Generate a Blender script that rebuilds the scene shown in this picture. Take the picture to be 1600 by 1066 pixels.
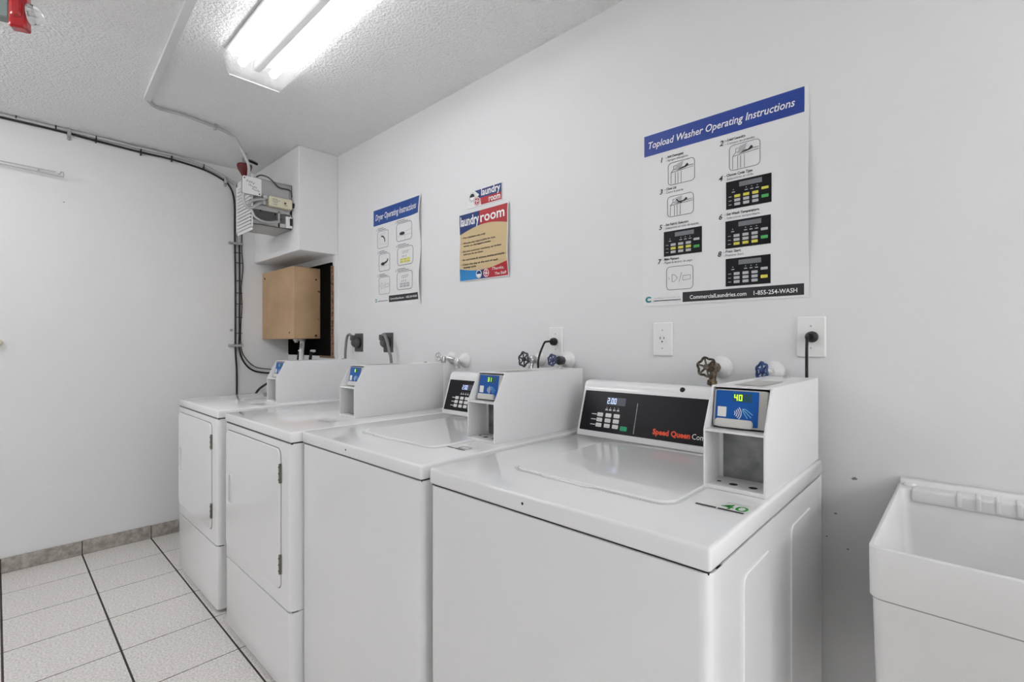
import bpy, bmesh, math, random
from mathutils import Vector, Matrix
random.seed(7)
for o in list(bpy.data.objects):
    bpy.data.objects.remove(o)
S = bpy.context.scene
COL = S.collection

# ------------------------------------------------------------------ camera
F, PCX, HY = 757.0, 800.0, 537.0
TH = math.atan2(806.0, F)
C = Vector((3.74, -1.53, 1.222))
XR, XD, YR, YD = math.sin(TH), -math.cos(TH), math.cos(TH), math.sin(TH)
cam = bpy.data.cameras.new('camera')
cam.sensor_width = 36.0
cam.lens = F / 1600 * 36
cam.shift_y = (HY - 533.0) / 1600
cam.clip_start = 0.02
co = bpy.data.objects.new('camera', cam)
COL.objects.link(co)
co.location = C
co.rotation_euler = (math.pi / 2, 0, math.asin(-XD))
S.camera = co

# ------------------------------------------------------------------ world, exposure
w = bpy.data.worlds.new('world')
S.world = w
w.use_nodes = True
w.node_tree.nodes['Background'].inputs[0].default_value = (0.9, 0.93, 1, 1)
w.node_tree.nodes['Background'].inputs[1].default_value = 0.05
vs = S.view_settings
vs.view_transform = 'Standard'
vs.look = 'None'
vs.exposure = -0.04
vs.gamma = 1.0
vs.use_curve_mapping = False
TUBE_POWER = 23.0
CEIL = 2.445


# ------------------------------------------------------------------ pixel to point on a real plane
def ray(px, py):
    r, u = (px - PCX) / F, (HY - py) / F
    return Vector((r * XR + XD, r * YR + YD, u))


def on(px, py, ax, val):
    v = ray(px, py)
    return C + v * ((val - C[ax]) / v[ax])


# ------------------------------------------------------------------ materials
def srgb(h):
    h = h.lstrip('#')
    c = [int(h[i:i + 2], 16) / 255 for i in (0, 2, 4)]
    return tuple(x / 12.92 if x <= .04045 else ((x + .055) / 1.055) ** 2.4 for x in c)


MATS = {}


def mat(name, color, rough=.5, metal=0.0, bump=None, var=None, emit=None, coat=0.0, spec=.5):
    if name in MATS:
        return MATS[name]
    m = bpy.data.materials.new(name)
    m.use_nodes = True
    nt = m.node_tree
    b = nt.nodes['Principled BSDF']
    c = srgb(color) if isinstance(color, str) else color
    b.inputs['Base Color'].default_value = (*c, 1)
    b.inputs['Roughness'].default_value = rough
    b.inputs['Metallic'].default_value = metal
    b.inputs['Coat Weight'].default_value = coat
    b.inputs['Specular IOR Level'].default_value = spec
    tc = nt.nodes.new('ShaderNodeTexCoord')
    if var:                                  # (scale, colour2, low, high)
        n = nt.nodes.new('ShaderNodeTexNoise')
        n.inputs['Scale'].default_value = var[0]
        n.inputs['Detail'].default_value = 6
        nt.links.new(tc.outputs['Object'], n.inputs['Vector'])
        r = nt.nodes.new('ShaderNodeValToRGB')
        r.color_ramp.elements[0].position = var[2]
        r.color_ramp.elements[1].position = var[3]
        r.color_ramp.elements[0].color = (*(srgb(var[1])), 1)
        r.color_ramp.elements[1].color = (*c, 1)
        nt.links.new(n.outputs['Fac'], r.inputs[0])
        nt.links.new(r.outputs[0], b.inputs['Base Color'])
    if bump:                                 # (scale, strength, distance)
        n = nt.nodes.new('ShaderNodeTexNoise')
        n.inputs['Scale'].default_value = bump[0]
        n.inputs['Detail'].default_value = bump[3] if len(bump) > 3 else 4
        nt.links.new(tc.outputs['Object'], n.inputs['Vector'])
        bp = nt.nodes.new('ShaderNodeBump')
        bp.inputs['Strength'].default_value = bump[1]
        bp.inputs['Distance'].default_value = bump[2]
        nt.links.new(n.outputs['Fac'], bp.inputs['Height'])
        nt.links.new(bp.outputs[0], b.inputs['Normal'])
    if emit:
        b.inputs['Emission Color'].default_value = (*srgb(emit[0]), 1)
        b.inputs['Emission Strength'].default_value = emit[1]
    MATS[name] = m
    return m


M_WALL = mat('wall_paint', (.80, .80, .802), .55, bump=(22, .12, .01, 5))
M_COLUMN = M_WALL
M_CEIL = mat('ceiling_popcorn', (.91, .91, .91), .85, bump=(95, .9, .012, 3))
M_GROUT = mat('grout', '#3a3633', .9)
M_TILE = mat('floor_tile', '#f2ede9', .4, var=(130, '#d0cbc6', .36, .6), bump=(300, .06, .002))
M_BASE = mat('base_tile', '#b4aea6', .6, var=(38, '#8c867e', .34, .66), bump=(150, .3, .003))
M_ENAMEL = mat('white_enamel', (.86, .86, .86), .22, coat=.3)
M_GLOSS = mat('white_enamel_deck', (.88, .88, .88), .14, coat=.5)
M_ENAMEL2 = mat('white_enamel_case', (.84, .84, .84), .3, bump=(400, .04, .001))
M_SEAM = mat('seam_black', '#1c1c1c', .7)
M_BLACK = mat('black_rubber', '#0d0d0e', .5)
M_FASCIA = mat('black_fascia', '#17171b', .35, spec=.2)
M_KEY = mat('key_white', '#e4e4e2', .5)
M_KEYTXT = mat('key_text', '#55565a', .6)
M_GREEN = mat('key_green', '#13a06c', .5)
M_RED = mat('brand_red', '#f0502a', .5)
M_PRINT = mat('print_white', '#f2f2f2', .6)
M_LED = mat('led_blue_white', '#cfe0ff', .5, emit=('#b9cdff', 1.3))
M_LCD = mat('lcd_window', '#3a3c48', .35)
M_LEDG = mat('led_green', '#b8ff1a', .5, emit=('#b4ff14', 1.6))
M_BLUE = mat('reader_blue', '#0250a0', .4, spec=.3)
M_TEALP = mat('reader_print', '#8fd0ee', .5)
M_READER = mat('reader_grey', '#b9b7b2', .45)
M_TRAY = mat('reader_tray', '#cfcdc8', .4)
M_GALV = mat('galvanised', '#9c9c9b', .45, .55, var=(30, '#77787a', .35, .7))
M_STICK = mat('sticker_white', '#e9e9e6', .5)
M_GRN2 = mat('sticker_green', '#2c8a34', .6)
M_DARKP = mat('print_dark', '#26262a', .6)
M_PAPER = mat('paper', '#e9e9e9', .45)
M_HEAD = mat('poster_blue', '#213f92', .45)
M_HEADL = mat('poster_blue_line', '#1d3a8c', .45)
M_GREYP = mat('print_grey', '#73757a', .6)
M_LGREY = mat('print_light_grey', '#b9babd', .6)
M_YEL = mat('print_yellow', '#d6cf52', .6)
M_GRNP = mat('print_green', '#46a455', .6)
M_TEAL = mat('logo_teal', '#2a8c94', .5)
M_NAVY = mat('sign_navy', '#1a3470', .45)
M_SKY = mat('sign_sky', '#1a7fc0', .45)
M_SRED = mat('sign_red', '#ab1a26', .45)
M_CREAM = mat('sign_tan', '#cdb58a', .5)
M_TAN = mat('tan_metal', '#bb9c77', .5, var=(6, '#ae8f6b', .35, .65))
M_RUST = mat('rust', '#4a3722', .8)
M_BOARD = mat('black_board', '#0b0a0a', .9, spec=.05)
M_WOODE = mat('board_edge_wood', '#8a6a50', .8, var=(60, '#4d3526', .35, .6))
M_DGREY = mat('plug_dark_grey', '#4b4c4d', .5)
M_MGREY = mat('cord_grey', '#7d7e7f', .5)
M_PVC = mat('white_plastic', '#eaeae8', .35)
M_PLATE = mat('plate_white', '#efefed', .35)
M_CHROME = mat('chrome', '#c9c9c9', .22, .9)
M_BRASS = mat('aged_brass', '#7b6a52', .45, .6, var=(80, '#3a2f22', .4, .6))
M_HWHEEL = mat('worn_handle', '#6e6456', .5, .3, var=(90, '#2c2620', .42, .58))
M_BHAND = mat('blue_handle', '#24447c', .4)
M_KHAND = mat('dark_handle', '#3a3b40', .4, .4)
M_SINK = mat('sink_polymer', '#eaeae9', .42, var=(5, '#e2e2e1', .3, .7))
M_CONDUIT = mat('painted_conduit', '#bcbcbc', .5)
M_METAL = mat('dull_metal', '#b5b5b4', .4, .5)
M_MODULE = mat('module_cream', '#d8d2b8', .5)
M_DRED = mat('dark_red', '#5c0a12', .5)
M_REDG = mat('glossy_red', '#a60e18', .18, coat=.5)
M_GREYG = mat('grey_green', '#7d8a86', .5)
M_LAMPW = mat('lamp_white', '#e6e6e6', .4)


def glass_mat():
    m = bpy.data.materials.new('clear_dome')
    m.use_nodes = True
    b = m.node_tree.nodes['Principled BSDF']
    b.inputs['Base Color'].default_value = (.95, .95, .95, 1)
    b.inputs['Roughness'].default_value = .05
    b.inputs['Transmission Weight'].default_value = 1
    b.inputs['IOR'].default_value = 1.3
    return m


def lens_mat():
    m = bpy.data.materials.new('acrylic_lens')
    m.use_nodes = True
    nt = m.node_tree
    nt.nodes.remove(nt.nodes['Principled BSDF'])
    out = nt.nodes['Material Output']
    t = nt.nodes.new('ShaderNodeBsdfTransparent')
    t.inputs[0].default_value = (.97, .97, .97, 1)
    d = nt.nodes.new('ShaderNodeBsdfTranslucent')
    d.inputs[0].default_value = (.95, .95, .95, 1)
    mx = nt.nodes.new('ShaderNodeMixShader')
    mx.inputs[0].default_value = .13
    nt.links.new(t.outputs[0], mx.inputs[1])
    nt.links.new(d.outputs[0], mx.inputs[2])
    nt.links.new(mx.outputs[0], out.inputs[0])
    return m


M_GLASS = glass_mat()
M_LENS = lens_mat()


# ------------------------------------------------------------------ geometry helpers (authored in world coordinates)
class Fr:                                     # a flat frame: origin, u, v, outward normal
    def __init__(s, o, u, v):
        s.o, s.u, s.v = Vector(o), Vector(u).normalized(), Vector(v).normalized()
        s.n = s.u.cross(s.v)
        s.bend = None

    def p(s, u, v, n=0.0):
        b = s.bend(u, v) if s.bend else 0.0
        return s.o + s.u * u + s.v * v + s.n * (n + b)

    def px(s, x, y):                          # pixel -> (u, v) on this plane
        d = ray(x, y)
        t = (s.o - C).dot(s.n) / d.dot(s.n)
        q = C + d * t - s.o
        return q.dot(s.u), q.dot(s.v)


def rr(u0, v0, u1, v1, r, seg=4):
    r = min(r, (u1 - u0) / 2 - 1e-5, (v1 - v0) / 2 - 1e-5)
    if r <= 0:
        return [(u0, v0), (u1, v0), (u1, v1), (u0, v1)]
    pts = []
    for cx, cy, a0 in ((u1 - r, v0 + r, -90), (u1 - r, v1 - r, 0), (u0 + r, v1 - r, 90), (u0 + r, v0 + r, 180)):
        for i in range(seg + 1):
            a = math.radians(a0 + 90 * i / seg)
            pts.append((cx + r * math.cos(a), cy + r * math.sin(a)))
    return pts


def circ(u, v, r, n=20, a0=0.0):
    return [(u + r * math.cos(a0 + 2 * math.pi * i / n), v + r * math.sin(a0 + 2 * math.pi * i / n)) for i in range(n)]


class MB:
    def __init__(s):
        s.v, s.f = [], []

    def add(s, vs_, fs):
        k = len(s.v)
        s.v += [Vector(a) for a in vs_]
        s.f += [tuple(i + k for i in f) for f in fs]
        return s

    def bm(s, b):
        b.verts.ensure_lookup_table()
        b.verts.index_update()
        s.add([v.co.copy() for v in b.verts], [[v.index for v in f.verts] for f in b.faces])
        b.free()
        return s

    def box(s, x0, x1, y0, y1, z0, z1, bev=0.0, seg=2, only=None):
        b = bmesh.new()
        bmesh.ops.create_cube(b, size=1)
        for v in b.verts:
            v.co = Vector(((x0 + x1) / 2 + v.co.x * (x1 - x0), (y0 + y1) / 2 + v.co.y * (y1 - y0), (z0 + z1) / 2 + v.co.z * (z1 - z0)))
        if bev > 0:
            es = list(b.edges)
            if only:
                es = [e for e in es if only((e.verts[0].co + e.verts[1].co) / 2, (e.verts[1].co - e.verts[0].co).normalized())]
            bmesh.ops.bevel(b, geom=es, offset=bev, segments=seg, profile=.5, affect='EDGES')
        return s.bm(b)

    def prism(s, fr, poly, n0, n1, bev=0.0):
        k = len(poly)
        if bev > 0:                           # chamfered front rim
            cu = sum(p[0] for p in poly) / k
            cv = sum(p[1] for p in poly) / k
            us = [p[0] for p in poly]
            vv = [p[1] for p in poly]
            su = 1 - 2 * bev / max(1e-6, max(us) - min(us))
            sv = 1 - 2 * bev / max(1e-6, max(vv) - min(vv))
            inn = [(cu + (a - cu) * su, cv + (b - cv) * sv) for a, b in poly]
            rings = [[fr.p(a, b, n0) for a, b in poly], [fr.p(a, b, n1 - bev) for a, b in poly], [fr.p(a, b, n1) for a, b in inn]]
        else:
            rings = [[fr.p(a, b, n0) for a, b in poly], [fr.p(a, b, n1) for a, b in poly]]
        vs_ = [q for r in rings for q in r]
        fs = [tuple(reversed(range(k))), tuple(range((len(rings) - 1) * k, len(rings) * k))]
        for j in range(len(rings) - 1):
            for i in range(k):
                fs.append((j * k + i, j * k + (i + 1) % k, (j + 1) * k + (i + 1) % k, (j + 1) * k + i))
        return s.add(vs_, fs)

    def flat(s, fr, poly, n):
        return s.add([fr.p(a, b, n) for a, b in poly], [tuple(range(len(poly)))])

    def sheet(s, fr, u0, v0, u1, v1, n0, n1, nu=16, nv=16):
        vs_, fs = [], []
        for n in (n0, n1):
            for j in range(nv + 1):
                for i in range(nu + 1):
                    vs_.append(fr.p(u0 + (u1 - u0) * i / nu, v0 + (v1 - v0) * j / nv, n))
        st = (nu + 1) * (nv + 1)
        for j in range(nv):
            for i in range(nu):
                a = j * (nu + 1) + i
                fs.append((st + a, st + a + 1, st + a + nu + 2, st + a + nu + 1))
                if n1 > n0:
                    fs.append((a + nu + 1, a + nu + 2, a + 1, a))
        if n1 == n0:
            return s.add(vs_[:st], [tuple(x - st for x in f) for f in fs])
        rim = [i for i in range(nu)] + [j * (nu + 1) + nu for j in range(nv)] + [nv * (nu + 1) + i for i in range(nu, 0, -1)] + [j * (nu + 1) for j in range(nv, 0, -1)]
        for i in range(len(rim)):
            a, b = rim[i], rim[(i + 1) % len(rim)]
            fs.append((a, b, b + st, a + st))
        return s.add(vs_, fs)

    def ring(s, fr, outer, inner, n0, n1):
        k = len(outer)
        vs_ = [fr.p(*q, n) for n in (n0, n1) for pl in (outer, inner) for q in pl]
        fs = []
        for i in range(k):
            j = (i + 1) % k
            fs += [(2 * k + i, 2 * k + j, 3 * k + j, 3 * k + i), (i, j, 2 * k + j, 2 * k + i), (k + j, k + i, 3 * k + i, 3 * k + j), (j, i, k + i, k + j)]
        return s.add(vs_, fs)

    def outline(s, fr, u0, v0, u1, v1, r, wd, n0, n1):
        return s.ring(fr, rr(u0, v0, u1, v1, r), rr(u0 + wd, v0 + wd, u1 - wd, v1 - wd, max(r - wd, 1e-4)), n0, n1)

    def tube(s, pts, r, seg=8, sub=6, closed=False, caps=True):
        P = [Vector(p) for p in pts]
        if sub > 1 and len(P) > 2:
            Q = []
            m = len(P)
            rng = range(m) if closed else range(m - 1)
            for i in rng:
                p1, p2 = P[i], P[(i + 1) % m]
                p0 = P[(i - 1) % m] if closed or i > 0 else p1 * 2 - p2
                p3 = P[(i + 2) % m] if closed or i + 2 < m else p2 * 2 - p1
                for k in range(sub):
                    t = k / sub
                    Q.append(.5 * ((2 * p1) + (p2 - p0) * t + (2 * p0 - 5 * p1 + 4 * p2 - p3) * t * t + (3 * p1 - p0 - 3 * p2 + p3) * t ** 3))
            if not closed:
                Q.append(P[-1])
            P = Q
        n = len(P)
        rad = r if callable(r) else (lambda t: r)
        vs_, fs = [], []
        up = None
        for i in range(n):
            if closed:
                d = (P[(i + 1) % n] - P[i - 1]).normalized()
            else:
                d = (P[min(i + 1, n - 1)] - P[max(i - 1, 0)]).normalized()
            if up is None:
                up = Vector((0, 0, 1)) if abs(d.z) < .9 else Vector((1, 0, 0))
            up = (up - d * up.dot(d)).normalized()
            sd = d.cross(up)
            rd = rad(i / max(1, n - 1))
            for k in range(seg):
                a = 2 * math.pi * k / seg
                vs_.append(P[i] + (up * math.cos(a) + sd * math.sin(a)) * rd)
        for i in range(n if closed else n - 1):
            for k in range(seg):
                a, b = i * seg + k, i * seg + (k + 1) % seg
                j = ((i + 1) % n) * seg
                fs.append((a, j + k, j + (k + 1) % seg, b))
        if caps and not closed:
            fs += [tuple(range(seg)), tuple(reversed(range((n - 1) * seg, n * seg)))]
        return s.add(vs_, fs)

    def lathe(s, o, axis, prof, seg=20):      # prof: (radius, height along axis)
        o, ax = Vector(o), Vector(axis).normalized()
        a = ax.orthogonal().normalized()
        b = ax.cross(a)
        vs_, fs = [], []
        for r, h in prof:
            for k in range(seg):
                t = 2 * math.pi * k / seg
                vs_.append(o + ax * h + (a * math.cos(t) + b * math.sin(t)) * max(r, 1e-5))
        for i in range(len(prof) - 1):
            for k in range(seg):
                j = (k + 1) % seg
                fs.append((i * seg + k, i * seg + j, (i + 1) * seg + j, (i + 1) * seg + k))
        fs += [tuple(reversed(range(seg))), tuple(range((len(prof) - 1) * seg, len(prof) * seg))]
        return s.add(vs_, fs)

    def build(s, name, m, parent=None, smooth=35, recalc=True):
        off = Vector((0, 0, 0))
        q = parent
        while q:
            off += q.location
            q = q.parent
        me = bpy.data.meshes.new(name)
        me.from_pydata([v - off for v in s.v], [], s.f)
        if recalc:
            b = bmesh.new()
            b.from_mesh(me)
            bmesh.ops.remove_doubles(b, verts=b.verts, dist=1e-6)
            bmesh.ops.recalc_face_normals(b, faces=b.faces)
            b.to_mesh(me)
            b.free()
        me.materials.append(m)
        if smooth:
            for p in me.polygons:
                p.use_smooth = True
            me.set_sharp_from_angle(angle=math.radians(smooth))
        o = bpy.data.objects.new(name, me)
        COL.objects.link(o)
        o.parent = parent
        return o


def tag(o, label, cat=None, group=None, kind=None):
    o['label'] = label
    if cat:
        o['category'] = cat
    if group:
        o['group'] = group
    if kind:
        o['kind'] = kind
    return o


def thing(name, loc, label, cat, group=None):
    o = bpy.data.objects.new(name, None)
    o.empty_display_size = .1
    COL.objects.link(o)
    o.location = loc
    return tag(o, label, cat, group)


def struct(o, label, cat):
    return tag(o, label, cat, kind='structure')


_tc = {}


def glyphs(txt, shear=0.0, bold=0.0):
    key = (txt, shear, bold)
    if key in _tc:
        return _tc[key]
    cu = bpy.data.curves.new('t', 'FONT')
    cu.body = txt
    cu.size = 1
    cu.resolution_u = 2
    cu.shear = shear
    cu.offset = bold
    o = bpy.data.objects.new('t', cu)
    COL.objects.link(o)
    bpy.context.view_layer.update()
    dg = bpy.context.evaluated_depsgraph_get()
    me = bpy.data.meshes.new_from_object(o.evaluated_get(dg))
    vs_ = [(v.co.x, v.co.y) for v in me.vertices]
    fs = [tuple(p.vertices) for p in me.polygons]
    bpy.data.objects.remove(o)
    bpy.data.curves.remove(cu)
    bpy.data.meshes.remove(me)
    _tc[key] = (vs_, fs)
    return vs_, fs


def text(mb, fr, txt, u0, v0, u1=None, h=.01, n=.001, shear=0.0, bold=0.0, slope=0.0):
    """lettering: baseline starts at (u0, v0); h = height of capitals; stretched to end at u1 when given"""
    vs_, fs = glyphs(txt, shear, bold)
    if not vs_:
        return mb
    x0 = min(a for a, b in vs_)
    x1 = max(a for a, b in vs_)
    sy = h / .73
    sx = (u1 - u0) / (x1 - x0) if u1 is not None else sy
    mb.add([fr.p(u0 + (a - x0) * sx, v0 + b * sy + (a - x0) * sx * slope, n) for a, b in vs_], fs)
    return mb


SEGS = {'0': 'abcdef', '1': 'bc', '2': 'abged', '3': 'abgcd', '4': 'fgbc', '8': 'abcdefg'}


def seven(mb, fr, s, u, v, wd, ht, n, gap=1.45, th=None):
    th = th or wd * .2
    for ch in s:
        if ch == ':':
            mb.flat(fr, rr(u, v + ht * .05, u + th, v + ht * .2, 0), n)
            u += th * 2.2
            continue
        R = {'a': (0, ht - th, wd, ht), 'b': (wd - th, ht / 2, wd, ht), 'c': (wd - th, 0, wd, ht / 2), 'd': (0, 0, wd, th), 'e': (0, 0, th, ht / 2), 'f': (0, ht / 2, th, ht), 'g': (0, ht / 2 - th / 2, wd, ht / 2 + th / 2)}
        for k in SEGS[ch]:
            a = R[k]
            mb.flat(fr, rr(u + a[0], v + a[1], u + a[2], v + a[3], 0), n)
        u += wd * gap
    return mb


# ------------------------------------------------------------------ the room
RX, RY = 8.2, -2.95
floor = MB().box(-.1, RX + .1, RY - .1, .1, -.12, -.0012).build('floor', M_GROUT, None, 0)
struct(floor, 'square beige ceramic tiled floor with dark grout lines', 'floor')
tx = [0] + [.325 * k - .012 for k in range(1, 26) if .325 * k - .012 < RX - .02] + [RX]
ty = [0] + [-.214 - .325 * k for k in range(0, 11) if -.214 - .325 * k > RY + .02] + [RY]
tile_cache = {}
for i in range(len(tx) - 1):
    for j in range(len(ty) - 1):
        a, b = tx[i + 1] - tx[i] - .004, ty[j] - ty[j + 1] - .006
        key = (round(a, 3), round(b, 3))
        if key not in tile_cache:
            o = MB().box(-a / 2, a / 2, -b / 2, b / 2, -.01, 0, .0015, 1).build('tile', M_TILE, floor, 0)
            tile_cache[key] = o
        else:
            o = tile_cache[key].copy()
            COL.objects.link(o)
            o.parent = floor
        o.location = ((tx[i] + tx[i + 1]) / 2, (ty[j] + ty[j + 1]) / 2, random.uniform(-.0003, 0))

wl = MB().box(-.1, 0, RY - .1, .1, -.1, CEIL + .1).build('wall_left', M_WALL, None, 0)
struct(wl, 'plain white painted wall on the left carrying the cables', 'wall')
wb = MB().box(0, RX, 0, .1, -.1, CEIL + .1).build('wall_back', M_WALL, None, 0)
struct(wb, 'long white painted wall behind the machines with posters and outlets', 'wall')
wr = MB().box(RX, RX + .1, RY - .1, .1, -.1, CEIL + .1).build('wall_right', M_WALL, None, 0)
struct(wr, 'white painted end wall behind the viewer on the right', 'wall')
wf = MB().box(0, RX, RY - .1, RY, -.1, CEIL + .1).build('wall_front', M_WALL, None, 0)
struct(wf, 'white painted wall opposite the machines behind the viewer', 'wall')
ce = MB().box(-.1, RX + .1, RY - .1, .1, CEIL, CEIL + .12).build('ceiling', M_CEIL, None, 0)
struct(ce, 'white popcorn textured ceiling', 'ceiling')
cl = MB().box(0, .744, -.255, 0, 1.80, CEIL, .004, 1).build('wall_column', M_COLUMN, None, 0)
struct(cl, 'white boxed-in soffit hanging from the ceiling in the far corner', 'wall')
fu = MB().box(0, .744, -.02, 0, 0, 1.80).build('wall_furring', M_WALL, None, 0)
struct(fu, 'slightly proud white wall patch under the corner soffit', 'wall')
# scuffs on the back wall
for px, py, s in ((1335, 748, .007), (1306, 803, .004), (1292, 838, .003), (1325, 858, .004), (100, 316, .006)):
    if px > 300:
        q = on(px, py, 1, 0)
        fr = Fr((q.x, 0, q.z), (1, 0, 0), (0, 0, 1))
        par = wb
    else:
        q = on(px, py, 0, 0)
        fr = Fr((0, q.y, q.z), (0, 1, 0), (0, 0, 1))
        par = wl
    MB().flat(fr, [(s * random.uniform(.5, 1.3) * math.cos(t), s * .6 * random.uniform(.4, 1.3) * math.sin(t)) for t in [k * .7 for k in range(9)]], .0006).build('chip_mark', mat('chip', '#8d8d8b', .8), par, 0)
# tiled baseboard along the left wall
bb = MB().box(0, .006, RY, -.02, 0, .078).build('baseboard_left', M_GROUT, None, 0)
struct(bb, 'worn grey stone tile skirting along the left wall', 'baseboard')
for j in range(len(ty) - 1):
    y1, y0 = min(ty[j], -.025) - .002, ty[j + 1] + .002
    MB().box(.001, .0125, y0, y1, .001, .08 + random.uniform(-.001, .001), .0015, 1).build('base_tile', M_BASE, bb, 0)


# ------------------------------------------------------------------ ceiling lights (wraparound fluorescent) and added fill lights
def ceiling_light(x0, label, yc=-.765, power=1.0):
    x1 = x0 + 1.225
    t = thing('ceiling_light', ((x0 + x1) / 2, yc, CEIL), label, 'ceiling light', 'wraparound fluorescent ceiling lights')
    zb, zt = 2.345, 2.432
    MB().box(x0 + .012, x1 - .012, yc - .118, yc + .118, zt + .001, CEIL - .001, .003, 1).build('housing', M_LAMPW, t)
    MB().box(x0 + .02, x1 - .02, yc - .015, yc + .015, 2.386, zt, .004, 1).build('tube_gap_strip', mat('tube_gap_grey', '#6c6c6c', .6), t)  # added grey strip that darkens the gap between the two tubes
    m = MB()                                  # trough of the lens
    prof = [(-.121, zt), (-.112, zb + .018), (-.101, zb), (.101, zb), (.112, zb + .018), (.121, zt)]
    pin = [(a * .975, b + (.0025 if b < zt else 0)) for a, b in prof]
    k = len(prof)
    vs_ = [Vector((x, yc + a, b)) for x in (x0, x1) for a, b in prof]
    m.add(vs_, [(i, i + 1, k + i + 1, k + i) for i in range(k - 1)])
    m.build('lens', M_LENS, t, 30)
    for x in (x0, x1):
        fr = Fr((x, yc, 0), (0, 1, 0), (0, 0, 1))
        MB().prism(fr, [(a, b) for a, b in prof], -.0015, .0015).build('end_cap', M_LENS, t, 0)
    for x in (x0, x1):
        MB().tube([(x, yc - .101, zb), (x, yc + .101, zb)], .003, 6, 1).build('end_rim', M_LAMPW, t)
    for s in (-1, 1):
        MB().lathe((x0 + .03, yc + s * .062, 2.395), (1, 0, 0), [(.006, 0), (.0165, .004), (.0165, 1.161), (.006, 1.165)], 12).build('tube', mat('fluorescent_tube_%g' % power, '#ffffff', .5, emit=('#fcfdff', TUBE_POWER * power)), t)
    return t


ceiling_light(1.50, 'wraparound fluorescent ceiling light with two tubes above the machines', -.765, .40)
ceiling_light(4.42, 'wraparound fluorescent ceiling light behind the viewer, out of view', -.765, .62)
ceiling_light(.55, 'added fill light over the aisle left of the viewer, out of view', -2.2, 2.0)  # added fill, brightens the left wall and the machine fronts
ceiling_light(6.3, 'added fill light near the far end behind the viewer, out of view', -.765, 5.0)  # added strong fill for the faces turned towards the far end
ceiling_light(6.3, 'added fill light over the aisle behind the viewer, out of view', -2.2, 5.0)  # second added fill from the far end, over the aisle


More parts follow.
